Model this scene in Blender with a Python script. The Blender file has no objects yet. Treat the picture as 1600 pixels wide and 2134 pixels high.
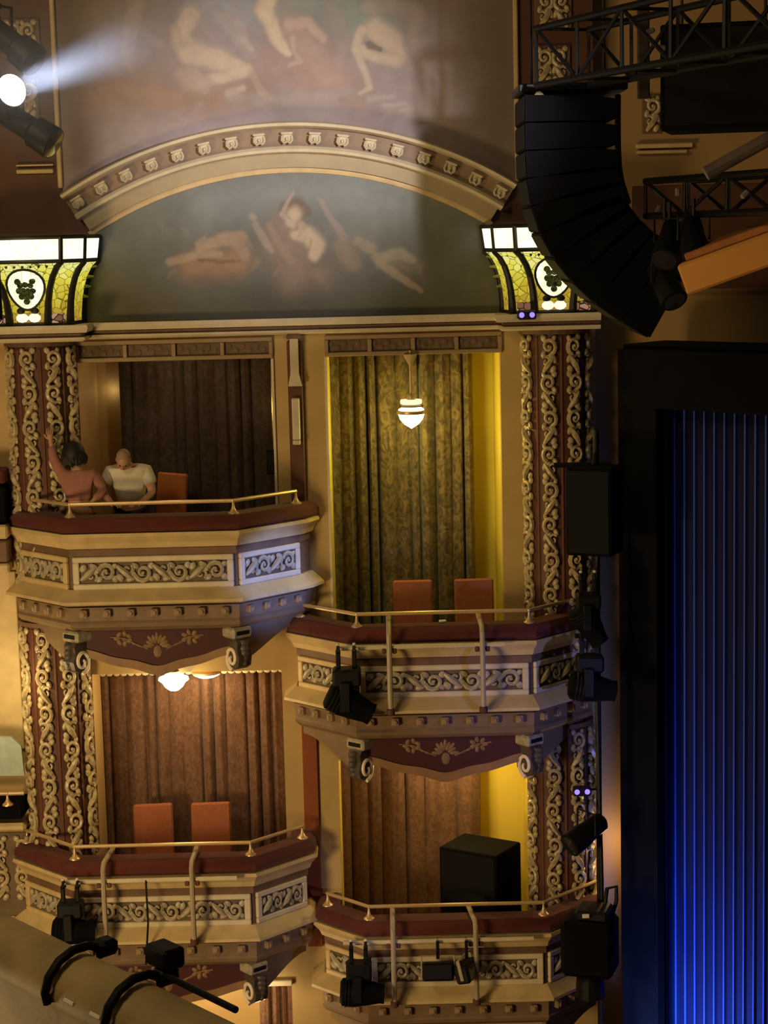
import bpy, math, random
import numpy as np
from mathutils import Vector, Matrix, noise

C = bpy.context.scene.collection
SC = bpy.context.scene
PI = math.pi
R = math.radians
random.seed(7)

# ------------------------------------------------------------------ camera
F, CX, CY = 4000.0, 800.0, 1067.0
PITCH, ROLL = R(8.3), R(1.4)
CAM = Vector((0.0, -21.0, 9.0))
FWD = Vector((0, math.cos(PITCH), -math.sin(PITCH)))
_u = Vector((0, math.sin(PITCH), math.cos(PITCH)))
RGT = math.cos(ROLL) * Vector((1, 0, 0)) - math.sin(ROLL) * _u
UPV = math.sin(ROLL) * Vector((1, 0, 0)) + math.cos(ROLL) * _u
cam_d = bpy.data.cameras.new('camera')
cam = bpy.data.objects.new('camera', cam_d)
C.objects.link(cam)
cam_d.sensor_fit = 'HORIZONTAL'
cam_d.sensor_width = 36.0
cam_d.lens = 36.0 * F / 1600.0
cam_d.clip_end = 200
M = Matrix((RGT, UPV, -FWD)).transposed().to_4x4()
M.translation = CAM
cam.matrix_world = M
SC.camera = cam


def at(px, py, Y=0.0):
    """point of the place seen at a photo pixel, on the vertical plane y = Y"""
    d = FWD + RGT * ((px - CX) / F) - UPV * ((py - CY) / F)
    t = (Y - CAM.y) / d.y
    return CAM + d * t


def toward(loc, target):
    return (Vector(target) - Vector(loc)).to_track_quat('-Z', 'Y').to_euler()


# ------------------------------------------------------------------ world, exposure, lights
W = bpy.data.worlds.new('world')
SC.world = W
W.use_nodes = True
W.node_tree.nodes['Background'].inputs[0].default_value = (0.86, 0.62, 0.36, 1)
W.node_tree.nodes['Background'].inputs[1].default_value = 0.035
SC.view_settings.view_transform = 'Standard'
SC.view_settings.look = 'None'
SC.view_settings.exposure = 0.0
SC.view_settings.gamma = 1.0
SC.view_settings.use_curve_mapping = False


def light(name, kind, loc, power, color, target=None, **kw):
    d = bpy.data.lights.new(name, kind)
    d.energy = power
    d.color = color
    for k, v in kw.items():
        setattr(d, k, v)
    o = bpy.data.objects.new(name, d)
    o.location = loc
    if target is not None:
        o.rotation_euler = toward(loc, target)
    C.objects.link(o)
    return o


WARM = (1.0, 0.72, 0.36)
# house chandelier glow from the auditorium, high on the left of the camera
light('house_light', 'AREA', (-6.5, -13, 13.5), 340, WARM, (-1.5, 0, 4.5), shape='DISK', size=3.0)
# unseen warm fill added from below and left to brighten the lower boxes
light('circle_lamp_glow', 'AREA', (-7.5, -10, 2.6), 600, (1.0, 0.68, 0.30), (-1.0, 0, 2.2), shape='DISK', size=2.5)
# profile spot on the ceiling grid, trained on the paintings
light('mural_spot', 'SPOT', (3.0, -12.0, 10.35), 5200, (1.0, 0.91, 0.90), (-1.0, 0, 10.0),
      spot_size=R(21), spot_blend=1.0, shadow_soft_size=0.16)
# cold stage wash striking the box fronts from the stage side
light('stage_wash', 'SPOT', (4.6, -7.0, 6.2), 3600, (0.24, 0.35, 1.0), (-1.15, -0.6, 5.35),
      spot_size=R(9), spot_blend=0.7, shadow_soft_size=0.10)
light('stage_side_wash', 'SPOT', (4.4, -5.5, 3.9), 330, (0.26, 0.30, 1.0), (1.5, -0.7, 3.95),
      spot_size=R(26), spot_blend=0.8, shadow_soft_size=0.10)
light('stage_low_wash', 'SPOT', (4.6, -8.5, 2.6), 420, (0.60, 0.62, 1.0), (-0.9, -0.8, 1.6),
      spot_size=R(13), spot_blend=0.8, shadow_soft_size=0.10)
# unseen point light added to brighten the wall behind the stage boom
light('pass_door_lamp', 'POINT', (2.60, -0.12, 2.0), 11, (1.0, 0.62, 0.26), shadow_soft_size=0.08)

# ------------------------------------------------------------------ materials
MATS = {}


def mat(name, col, rough=0.6, metal=0.0, var=0.25, scale=6.0, bump=0.0, spec=0.4, emit=None, strength=0.0, sheen=0.0):
    m = bpy.data.materials.new(name)
    m.use_nodes = True
    nt = m.node_tree
    b = nt.nodes['Principled BSDF']
    b.inputs['Roughness'].default_value = rough
    b.inputs['Metallic'].default_value = metal
    b.inputs['Specular IOR Level'].default_value = spec
    if sheen:
        b.inputs['Sheen Weight'].default_value = sheen
    tc = nt.nodes.new('ShaderNodeTexCoord')
    nz = nt.nodes.new('ShaderNodeTexNoise')
    nz.inputs['Scale'].default_value = scale
    nz.inputs['Detail'].default_value = 5
    nt.links.new(tc.outputs['Object'], nz.inputs['Vector'])
    rp = nt.nodes.new('ShaderNodeValToRGB')
    rp.color_ramp.elements[0].position = 0.3
    rp.color_ramp.elements[1].position = 0.7
    rp.color_ramp.elements[0].color = tuple(c * (1 - var) for c in col) + (1,)
    rp.color_ramp.elements[1].color = tuple(min(1, c * (1 + var * 0.6)) for c in col) + (1,)
    nt.links.new(nz.outputs['Fac'], rp.inputs['Fac'])
    nt.links.new(rp.outputs['Color'], b.inputs['Base Color'])
    if bump:
        bp = nt.nodes.new('ShaderNodeBump')
        bp.inputs['Strength'].default_value = bump
        bp.inputs['Distance'].default_value = 0.01
        n2 = nt.nodes.new('ShaderNodeTexNoise')
        n2.inputs['Scale'].default_value = scale * 6
        nt.links.new(tc.outputs['Object'], n2.inputs['Vector'])
        nt.links.new(n2.outputs['Fac'], bp.inputs['Height'])
        nt.links.new(bp.outputs['Normal'], b.inputs['Normal'])
    if emit:
        b.inputs['Emission Color'].default_value = tuple(emit) + (1,)
        b.inputs['Emission Strength'].default_value = strength
    MATS[name] = m
    return m


cream = mat('cream_gilt_paint', (0.60, 0.45, 0.22), 0.5, var=0.15)
cream_lt = mat('pale_cream_paint', (0.66, 0.57, 0.40), 0.5, var=0.12)
tan = mat('tan_wall_paint', (0.52, 0.36, 0.15), 0.7, var=0.12, scale=2)
brown = mat('brown_painted_plaster', (0.17, 0.095, 0.055), 0.6, var=0.2)
redbrown = mat('red_brown_paint', (0.105, 0.042, 0.024), 0.55, var=0.2, scale=3)
gilt = mat('dull_gilt_carving', (0.50, 0.40, 0.23), 0.38, var=0.35, scale=25, spec=0.6)
giltgrey = mat('silvery_gilt_carving', (0.42, 0.36, 0.25), 0.45, var=0.3, scale=20, spec=0.5)
panelback = mat('dark_panel_ground', (0.15, 0.105, 0.06), 0.7, var=0.25)
velvet = mat('crimson_velvet', (0.098, 0.017, 0.013), 0.85, var=0.2, scale=8, sheen=0.1)
pelmet_red = mat('maroon_pelmet_paint', (0.062, 0.012, 0.013), 0.6, var=0.15)
pelmet_edge = mat('bronze_pelmet_border', (0.30, 0.17, 0.085), 0.5, var=0.2)
pelmet_orn = mat('faded_gold_stencil', (0.25, 0.15, 0.07), 0.6, var=0.3, scale=20)
brass = mat('worn_brass', (0.72, 0.52, 0.27), 0.38, metal=0.5, var=0.1)
pipe = mat('grey_beige_pipe', (0.42, 0.34, 0.24), 0.5, var=0.1)
black = mat('black_metal', (0.006, 0.006, 0.007), 0.5, var=0.3, spec=0.25)
blackm = mat('black_paint', (0.0035, 0.0035, 0.0045), 0.85, var=0.3, scale=2, spec=0.1)
blackg = mat('black_grille', (0.004, 0.004, 0.005), 0.7, var=0.4, scale=60, bump=0.3, spec=0.2)
lens = mat('dark_glass_lens', (0.02, 0.02, 0.03), 0.08, var=0.0, spec=0.9)
whitepl = mat('white_fitting', (0.75, 0.70, 0.6), 0.4, var=0.05)
chairfab = mat('terracotta_upholstery', (0.36, 0.115, 0.05), 0.8, var=0.1, scale=20)
orangefab = mat('orange_upholstery', (0.50, 0.17, 0.05), 0.8, var=0.1, scale=20)
wood = mat('dark_wood', (0.09, 0.04, 0.02), 0.5)
skin = mat('skin', (0.46, 0.25, 0.16), 0.55, var=0.1)
pinkfab = mat('dusty_pink_cotton', (0.33, 0.145, 0.115), 0.85, var=0.1, scale=15)
whitefab = mat('off_white_cotton', (0.62, 0.57, 0.47), 0.85, var=0.08, scale=15)
darkfab = mat('black_trouser_cloth', (0.018, 0.014, 0.014), 0.85)
hairm = mat('black_hair', (0.012, 0.009, 0.008), 0.6, var=0.3, scale=30)
greyhair = mat('cropped_grey_brown_hair', (0.30, 0.20, 0.14), 0.7, var=0.15, scale=40)
leadm = mat('dark_lead_came', (0.012, 0.010, 0.006), 0.5)
teal = mat('pale_teal_panel', (0.34, 0.44, 0.40), 0.35, var=0.15, scale=10)
yellowwall = mat('yellow_room_paint', (0.74, 0.60, 0.09), 0.7, var=0.05, scale=2)  # cream-tan room wall with the lamps' yellow light put into its colour
stained = mat('stained_tan_leather', (0.40, 0.29, 0.12), 0.55, var=0.3, scale=3.5, bump=0.15)
labelw = mat('white_label', (0.8, 0.78, 0.7), 0.5, var=0.0)
floorm = mat('dark_carpet', (0.10, 0.03, 0.025), 0.9)
beamm = mat('ochre_beam_paint', (0.38, 0.235, 0.10), 0.6, var=0.1, scale=1)


def glow(name, col, strength):
    m = bpy.data.materials.new(name)
    m.use_nodes = True
    nt = m.node_tree
    nt.nodes.remove(nt.nodes['Principled BSDF'])
    e = nt.nodes.new('ShaderNodeEmission')
    e.inputs[0].default_value = tuple(col) + (1,)
    e.inputs[1].default_value = strength
    nt.links.new(e.outputs[0], nt.nodes['Material Output'].inputs['Surface'])
    return m


def glass_glow(name, cols, strength, scale=22, dark=(0.12, 0.11, 0.01), zsplit=None, edge=0.07):
    """back-lit leaded art glass: voronoi leaf cells, colours graded over height"""
    m = bpy.data.materials.new(name)
    m.use_nodes = True
    nt = m.node_tree
    nt.nodes.remove(nt.nodes['Principled BSDF'])
    tc = nt.nodes.new('ShaderNodeTexCoord')
    vo = nt.nodes.new('ShaderNodeTexVoronoi')
    vo.inputs['Scale'].default_value = scale
    nt.links.new(tc.outputs['Object'], vo.inputs['Vector'])
    r1 = nt.nodes.new('ShaderNodeValToRGB')
    els = r1.color_ramp.elements
    els[0].color = tuple(cols[0]) + (1,)
    els[1].color = tuple(cols[-1]) + (1,)
    for i in range(1, len(cols) - 1):
        e = els.new(i / (len(cols) - 1))
        e.color = tuple(cols[i]) + (1,)
    if zsplit:
        sp = nt.nodes.new('ShaderNodeSeparateXYZ')
        nt.links.new(tc.outputs['Object'], sp.inputs[0])
        mr = nt.nodes.new('ShaderNodeMapRange')
        mr.inputs['From Min'].default_value = zsplit[0]
        mr.inputs['From Max'].default_value = zsplit[1]
        nt.links.new(sp.outputs['Z'], mr.inputs['Value'])
        nzz = nt.nodes.new('ShaderNodeMix')
        nzz.data_type = 'FLOAT'
        nzz.inputs[0].default_value = 0.22
        nt.links.new(mr.outputs[0], nzz.inputs[2])
        sp2 = nt.nodes.new('ShaderNodeSeparateColor')
        nt.links.new(vo.outputs['Color'], sp2.inputs[0])
        nt.links.new(sp2.outputs[0], nzz.inputs[3])
        nt.links.new(nzz.outputs[0], r1.inputs['Fac'])
    else:
        sp2 = nt.nodes.new('ShaderNodeSeparateColor')
        nt.links.new(vo.outputs['Color'], sp2.inputs[0])
        nt.links.new(sp2.outputs[0], r1.inputs['Fac'])
    v2 = nt.nodes.new('ShaderNodeTexVoronoi')
    v2.feature = 'DISTANCE_TO_EDGE'
    v2.inputs['Scale'].default_value = scale
    nt.links.new(tc.outputs['Object'], v2.inputs['Vector'])
    lt = nt.nodes.new('ShaderNodeMath')
    lt.operation = 'LESS_THAN'
    lt.inputs[1].default_value = edge
    nt.links.new(v2.outputs['Distance'], lt.inputs[0])
    mx = nt.nodes.new('ShaderNodeMix')
    mx.data_type = 'RGBA'
    nt.links.new(lt.outputs[0], mx.inputs[0])
    nt.links.new(r1.outputs[0], mx.inputs[6])
    mx.inputs[7].default_value = tuple(dark) + (1,)
    e = nt.nodes.new('ShaderNodeEmission')
    e.inputs[1].default_value = strength
    nt.links.new(mx.outputs[2], e.inputs[0])
    nt.links.new(e.outputs[0], nt.nodes['Material Output'].inputs['Surface'])
    return m


def curtain_mat(name, dark, light_c, scale=5.0, rough=0.8):
    m = bpy.data.materials.new(name)
    m.use_nodes = True
    nt = m.node_tree
    b = nt.nodes['Principled BSDF']
    b.inputs['Roughness'].default_value = rough
    b.inputs['Sheen Weight'].default_value = 0.15
    tc = nt.nodes.new('ShaderNodeTexCoord')
    mp = nt.nodes.new('ShaderNodeMapping')
    mp.inputs['Scale'].default_value = (1.6, 0.2, 1.0)
    nt.links.new(tc.outputs['Object'], mp.inputs['Vector'])
    nz = nt.nodes.new('ShaderNodeTexNoise')
    nz.inputs['Scale'].default_value = scale
    nz.inputs['Detail'].default_value = 3
    nz.inputs['Distortion'].default_value = 1.6
    nt.links.new(mp.outputs[0], nz.inputs['Vector'])
    rp = nt.nodes.new('ShaderNodeValToRGB')
    rp.color_ramp.elements[0].position = 0.38
    rp.color_ramp.elements[1].position = 0.64
    rp.color_ramp.elements[0].color = tuple(dark) + (1,)
    rp.color_ramp.elements[1].color = tuple(light_c) + (1,)
    nt.links.new(nz.outputs['Fac'], rp.inputs['Fac'])
    nt.links.new(rp.outputs[0], b.inputs['Base Color'])
    return m


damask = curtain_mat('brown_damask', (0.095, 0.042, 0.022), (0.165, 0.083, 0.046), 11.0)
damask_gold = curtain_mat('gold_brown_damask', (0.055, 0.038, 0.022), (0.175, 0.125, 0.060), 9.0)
damask_dark = curtain_mat('shaded_brown_damask', (0.030, 0.018, 0.012), (0.062, 0.038, 0.025), 8.0)  # brown damask with the dim box's shade put into the colour

# ------------------------------------------------------------------ mesh helpers


class MB:
    def __init__(s):
        s.v, s.f = [], []

    def add(s, vs, fs, m=None):
        b = len(s.v)
        for p in vs:
            p = Vector(p)
            s.v.append(tuple(m @ p) if m is not None else tuple(p))
        for q in fs:
            s.f.append(tuple(i + b for i in q))
        return s

    def box(s, c, d, m=None, b=0.0):
        """box of size d about c, edges chamfered by b"""
        hx, hy, hz = d[0] / 2, d[1] / 2, d[2] / 2
        b = min(b, hx * .9, hy * .9, hz * .9)
        T = Matrix.Translation(c)
        if m is not None:
            T = T @ m.to_4x4()
        if b <= 0:
            vs = [(x * hx, y * hy, z * hz) for x in (-1, 1) for y in (-1, 1) for z in (-1, 1)]
            fs = [(0, 1, 3, 2), (4, 6, 7, 5), (0, 4, 5, 1), (2, 3, 7, 6), (0, 2, 6, 4), (1, 5, 7, 3)]
            return s.add(vs, fs, T)
        vs, idx = [], {}
        for x in (-1, 1):
            for y in (-1, 1):
                for z in (-1, 1):
                    for k in range(3):
                        h = [hx - b, hy - b, hz - b]
                        h[k] += b
                        idx[(x, y, z, k)] = len(vs)
                        vs.append((x * h[0], y * h[1], z * h[2]))
        fs = []
        sg = (-1, 1)
        for k in range(3):
            for e in sg:
                o = [i for i in range(3) if i != k]
                q = []
                for (a, c2) in ((-1, -1), (1, -1), (1, 1), (-1, 1)):
                    p = [0, 0, 0]
                    p[k] = e
                    p[o[0]] = a
                    p[o[1]] = c2
                    q.append(idx[(p[0], p[1], p[2], k)])
                fs.append(tuple(q))
        for k in range(3):
            o = [i for i in range(3) if i != k]
            for a in sg:
                for c2 in sg:
                    q = []
                    for e in sg:
                        p = [0, 0, 0]
                        p[k] = e
                        p[o[0]] = a
                        p[o[1]] = c2
                        q.append(p)
                    fs.append((idx[(*q[0], o[0])], idx[(*q[1], o[0])], idx[(*q[1], o[1])], idx[(*q[0], o[1])]))
        for x in sg:
            for y in sg:
                for z in sg:
                    fs.append(tuple(idx[(x, y, z, k)] for k in range(3)))
        return s.add(vs, fs, T)

    def tube(s, path, r, n=8, cap=True, flat=None):
        path = [Vector(p) for p in path]
        rs = r if isinstance(r, (list, tuple)) else [r] * len(path)
        vs, fs = [], []
        prev = None
        for i, p in enumerate(path):
            a = path[max(0, i - 1)]
            c2 = path[min(len(path) - 1, i + 1)]
            t = (c2 - a).normalized()
            if prev is None:
                ref = Vector((0, 0, 1)) if abs(t.z) < .9 else Vector((1, 0, 0))
                u = t.cross(ref).normalized()
            else:
                u = (prev - t * prev.dot(t))
                u = u.normalized() if u.length > 1e-6 else t.orthogonal().normalized()
            prev = u
            w = t.cross(u)
            for k in range(n):
                an = 2 * PI * k / n
                q = p + (u * math.cos(an) + w * math.sin(an)) * rs[i]
                if flat:
                    q = Vector((q.x, p.y + (q.y - p.y) * flat, q.z)) if True else q
                vs.append(q)
        for i in range(len(path) - 1):
            for k in range(n):
                k2 = (k + 1) % n
                fs.append((i * n + k, i * n + k2, (i + 1) * n + k2, (i + 1) * n + k))
        if cap:
            fs.append(tuple(range(n))[::-1])
            e = (len(path) - 1) * n
            fs.append(tuple(e + k for k in range(n)))
        return s.add(vs, fs)

    def lathe(s, prof, c=(0, 0, 0), n=16, m=None):
        """profile [(r, z)] turned about z"""
        vs, fs = [], []
        for (r, z) in prof:
            for k in range(n):
                a = 2 * PI * k / n
                vs.append((r * math.cos(a), r * math.sin(a), z))
        for i in range(len(prof) - 1):
            for k in range(n):
                k2 = (k + 1) % n
                fs.append((i * n + k, i * n + k2, (i + 1) * n + k2, (i + 1) * n + k))
        fs.append(tuple(range(n))[::-1])
        e = (len(prof) - 1) * n
        fs.append(tuple(e + k for k in range(n)))
        T = Matrix.Translation(c)
        if m is not None:
            T = T @ m.to_4x4()
        return s.add(vs, fs, T)

    def ball(s, c, r, n=8, m=None):
        if not isinstance(r, (tuple, list)):
            r = (r, r, r)
        h = max(4, n // 2 + 1)
        vs = [(0, 0, -r[2])]
        for i in range(1, h):
            t = -PI / 2 + PI * i / h
            for k in range(n):
                a = 2 * PI * k / n
                vs.append((r[0] * math.cos(t) * math.cos(a), r[1] * math.cos(t) * math.sin(a), r[2] * math.sin(t)))
        vs.append((0, 0, r[2]))
        fs = []
        for k in range(n):
            fs.append((0, 1 + (k + 1) % n, 1 + k))
            e = 1 + (h - 2) * n
            fs.append((len(vs) - 1, e + k, e + (k + 1) % n))
        for i in range(h - 2):
            for k in range(n):
                k2 = (k + 1) % n
                fs.append((1 + i * n + k, 1 + i * n + k2, 1 + (i + 1) * n + k2, 1 + (i + 1) * n + k))
        T = Matrix.Translation(c)
        if m is not None:
            T = T @ m.to_4x4()
        return s.add(vs, fs, T)

    def prism(s, poly, y0, y1, m=None):
        """polygon in x,z extruded from y0 to y1"""
        n = len(poly)
        vs = [(x, y0, z) for x, z in poly] + [(x, y1, z) for x, z in poly]
        fs = [tuple(range(n)), tuple(range(2 * n - 1, n - 1, -1))]
        for i in range(n):
            j = (i + 1) % n
            fs.append((i, i + n, j + n, j))
        return s.add(vs, fs, m)

    def slab(s, poly, z0, z1):
        """polygon in x,y extruded from z0 to z1"""
        n = len(poly)
        vs = [(x, y, z0) for x, y in poly] + [(x, y, z1) for x, y in poly]
        fs = [tuple(range(n)), tuple(range(2 * n - 1, n - 1, -1))]
        for i in range(n):
            j = (i + 1) % n
            fs.append((i, i + n, j + n, j))
        return s.add(vs, fs)

    def sweep(s, prof, plan):
        """closed profile [(offset outwards, z)] carried along a plan polyline with mitred corners"""
        offs = miters(plan)
        n = len(prof)
        vs, fs = [], []
        for (p, mv) in zip(plan, offs):
            for (o, z) in prof:
                vs.append((p[0] + mv[0] * o, p[1] + mv[1] * o, z))
        for i in range(len(plan) - 1):
            for k in range(n):
                k2 = (k + 1) % n
                fs.append((i * n + k, i * n + k2, (i + 1) * n + k2, (i + 1) * n + k))
        fs.append(tuple(range(n))[::-1])
        e = (len(plan) - 1) * n
        fs.append(tuple(e + k for k in range(n)))
        return s.add(vs, fs)

    def mesh(s, name, m, smooth=False):
        me = bpy.data.meshes.new(name)
        me.from_pydata(s.v, [], s.f)
        me.update()
        import bmesh
        bm = bmesh.new()
        bm.from_mesh(me)
        bmesh.ops.recalc_face_normals(bm, faces=bm.faces)
        bm.to_mesh(me)
        bm.free()
        me.materials.append(m)
        if smooth:
            me.polygons.foreach_set('use_smooth', [True] * len(me.polygons))
            me.set_sharp_from_angle(angle=R(40))
        return me

    def build(s, name, m, parent=None, smooth=False):
        return place(name, s.mesh(name, m, smooth), parent)


def miters(plan):
    out = []
    ns = []
    for a, b in zip(plan[:-1], plan[1:]):
        d = Vector((b[0] - a[0], b[1] - a[1])).normalized()
        ns.append(Vector((d.y, -d.x)))
    for i in range(len(plan)):
        if i == 0:
            out.append(ns[0])
        elif i == len(plan) - 1:
            out.append(ns[-1])
        else:
            out.append((ns[i - 1] + ns[i]) / (1 + ns[i - 1].dot(ns[i])))
    return out


def inset(plan, o):
    return [(p[0] + mv[0] * o, p[1] + mv[1] * o) for p, mv in zip(plan, miters(plan))]


def place(name, me, parent=None, mw=None):
    o = bpy.data.objects.new(name, me)
    C.objects.link(o)
    if mw is not None:
        o.matrix_world = mw
    if parent is not None:
        o.parent = parent
        # geometry is written in room coordinates; parents are unrotated empties or meshes
        q = parent
        off = Vector((0, 0, 0))
        while q is not None:
            off += q.location
            q = q.parent
        o.location = o.location - off
    return o


def thing(name, label, cat, loc=(0, 0, 0), group=None):
    o = bpy.data.objects.new(name, None)
    C.objects.link(o)
    o.empty_display_size = 0.1
    o.location = loc
    return tag(o, label, cat, group)


def tag(o, label, cat=None, group=None, kind=None):
    o['label'] = label
    if cat:
        o['category'] = cat
    if group:
        o['group'] = group
    if kind:
        o['kind'] = kind
    return o


def struct(o, label):
    o['kind'] = 'structure'
    o['label'] = label
    o['category'] = o.name.split('_')[0].split('.')[0]
    return o


# ------------------------------------------------------------------ SETTING: walls
X_AX = -0.935            # axis of the whole composition
LB = (-3.31, -1.19)      # left bay opening
RB = (-0.585, 1.31)      # right bay opening
ZL = 7.665               # lintel of the top boxes
BACK = 1.40              # back wall of the box rooms

b = MB()
T = 0.22


def wal(x0, x1, z0, z1, bb=b, y0=0.0, y1=T):
    bb.box(((x0 + x1) / 2, (y0 + y1) / 2, (z0 + z1) / 2), (x1 - x0, y1 - y0, z1 - z0))


wal(-6.0, LB[0], -1.2, 8.0)
wal(LB[1], RB[0], -1.2, ZL)
wal(RB[1], 2.35, 3.12, 8.0)
wal(1.60, 2.35, -1.2, 3.12)
wal(LB[0], RB[1], ZL, 8.0)
wal(LB[0], LB[1], 4.18, 5.22)
wal(LB[0], LB[1], 0.50, 1.46)
wal(RB[0], RB[1], 3.12, 3.96)
wal(RB[0], 1.60, -0.1, 0.70)
struct(b.build('wall_back', tan), 'tan painted wall behind the four theatre boxes')
b = MB()
wal(-6.0, 2.35, 8.0, 13.2, b)
struct(b.build('wall_back', redbrown), 'dark red-brown wall around the two murals')
b = MB()
b.box((-2.0, -9, -1.3), (16, 26, 0.2))
struct(b.build('floor', floorm), 'dark stalls floor far below')

# rooms behind the boxes
rooms = [('UL', LB, 5.22, ZL + .05, tan), ('UR', RB, 3.96, ZL + .05, yellowwall),
         ('LL', LB, 1.46, 4.30, tan), ('LR', (RB[0], 1.60), 0.70, 3.25, yellowwall), ('GL', LB, -1.2, 0.62, tan)]
for nm, (x0, x1), z0, z1, mt in rooms:
    b = MB()
    wal(x0 - .12, x1 + .12, z0 - .05, z1 + .1, b, BACK, BACK + .1)
    struct(b.build('wall_back', mt), {'UL': 'back wall of the upper left box room', 'UR': 'yellow-lit back wall of the upper right box room',
           'LL': 'back wall of the lower left box room', 'LR': 'yellow-lit back wall of the lower right box room',
           'GL': 'wall of the ground floor passage at bottom left'}[nm])
    b = MB()
    wal(x0 - .12, x0, z0 - .05, z1 + .1, b, T, BACK)
    struct(b.build('wall_left', mt), 'left side wall of the ' + {'UL': 'upper left', 'UR': 'upper right', 'LL': 'lower left', 'LR': 'lower right', 'GL': 'ground floor'}[nm] + ' room')
    b = MB()
    wal(x1, x1 + .12, z0 - .05, z1 + .1, b, T, BACK)
    struct(b.build('wall_right', mt), 'right side wall of the ' + {'UL': 'upper left', 'UR': 'upper right', 'LL': 'lower left', 'LR': 'lower right', 'GL': 'ground floor'}[nm] + ' room')
    b = MB()
    wal(x0, x1, z1, z1 + .08, b, T, BACK)
    struct(b.build('ceiling', cream), 'ceiling of the ' + {'UL': 'upper left', 'UR': 'upper right', 'LL': 'lower left', 'LR': 'lower right', 'GL': 'ground floor'}[nm] + ' room')
    if nm != 'GL':
        b = MB()
        wal(x0 - .12, x1 + .12, z0 - .12, z0, b, T, BACK)
        struct(b.build('floor', floorm), 'carpeted floor of the ' + {'UL': 'upper left', 'UR': 'upper right', 'LL': 'lower left', 'LR': 'lower right'}[nm] + ' room')

# right-hand splay wall between the boxes and the stage
b = MB()
wal(2.35, 7.0, -1.2, 13.2, b, 0.30, 0.5)
struct(b.build('wall_right', beamm), 'ochre splay wall between the carved columns and the stage')
# left neighbour wall
b = MB()
wal(-7.0, -6.0, -1.2, 13.2, b, 0.1, 0.3)
struct(b.build('wall_left', tan), 'tan wall beyond the left frame edge')

# jamb trims: red pilaster between the lower openings, pale edges
b = MB()
b.box((-0.90, -0.02, 2.6), (0.17, 0.04, 3.3), b=.008)
struct(b.build('trim_1', mat('orange_red_pilaster', (0.27, 0.07, 0.02), .5, var=.1)), 'orange-red pilaster strip between the two lower boxes')
b = MB()
for x, z0, z1 in ((RB[0] - .012, 3.96, ZL), (LB[1] + .012, 5.22, ZL)):
    b.box((x, -0.012, (z0 + z1) / 2), (0.03, 0.024, z1 - z0), b=.006)
struct(b.build('trim_2', cream_lt), 'pale beading on the jambs of the upper openings')

# --------------------------------------------------------------- entablature and arch
pl = [(-6.0, 0), (-4.12, 0), (-4.12, -.42), (-3.26, -.42), (-3.26, 0), (1.40, 0), (1.40, -.42), (2.35, -.42)]
b = MB()
b.sweep([(0, 8.10), (.16, 8.10), (.17, 8.06), (.15, 8.02), (0, 8.01)], pl)
corn = struct(b.build('trim_3', cream_lt), 'upper pale moulding of the long cornice under the lunette painting')
b = MB()
b.sweep([(0, 8.01), (.09, 8.01), (.08, 7.975), (0, 7.97)], pl)
b.build('shadow_moulding', brown, corn)
b = MB()
b.sweep([(0, 7.97), (.12, 7.97), (.13, 7.945), (.10, 7.925), (0, 7.92)], pl)
b.build('lower_moulding', cream_lt, corn)
# panelled frieze: rails, stiles, recessed panels
frz = None
for (x0, x1), nm in ((LB, 'trim_4'), (RB, 'trim_5')):
    xa, xb_ = (x0 - .02, x1 + .02)
    b = MB()
    b.box(((xa + xb_) / 2, -.015, 7.875), (xb_ - xa, .05, .045), b=.006)
    b.box(((xa + xb_) / 2, -.015, 7.69), (xb_ - xa, .05, .045), b=.006)
    n = 4
    for i in range(n + 1):
        b.box((xa + .02 + (xb_ - xa - .04) * i / n, -.015, 7.78), (.045, .048, .14), b=.006)
    o = struct(b.build(nm, mat(nm + '_frieze_frame', (0.34, 0.24, 0.13), .55, var=.1)), 'panelled frieze over the upper %s opening' % ('left' if nm == 'trim_4' else 'right'))
    for i in range(n):
        xc = xa + .02 + (xb_ - xa - .04) * (i + .5) / n
        MB().box((xc, .002, 7.78), ((xb_ - xa) / n - .06, .012, .14), b=.004).build('panel', panelback, o)
        # low carved diaper on the panel
        q = MB()
        for k in range(6):
            q.ball((xc + (k - 2.5) * .075, -.006, 7.78 + .02 * (-1) ** k), (.032, .008, .035), 6)
        q.build('panel_carving', brown, o)

# arch over the lunette
AC = Vector((X_AX, 0, 5.62))
ARC = []
half = math.asin(2.44 / 4.56)


def arc_sweep(prof, h0, h1, n=48, cx=AC):
    """prof: [(radius, y)] closed"""
    bb = MB()
    k = len(prof)
    vs, fs = [], []
    for i in range(n + 1):
        a = h0 + (h1 - h0) * i / n
        for (r, y) in prof:
            vs.append((cx.x + r * math.sin(a), y, cx.z + r * math.cos(a)))
    for i in range(n):
        for j in range(k):
            j2 = (j + 1) % k
            fs.append((i * k + j, i * k + j2, (i + 1) * k + j2, (i + 1) * k + j))
    fs.append(tuple(range(k)))
    fs.append(tuple(n * k + j for j in range(k))[::-1])
    return bb.add(vs, fs)


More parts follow.
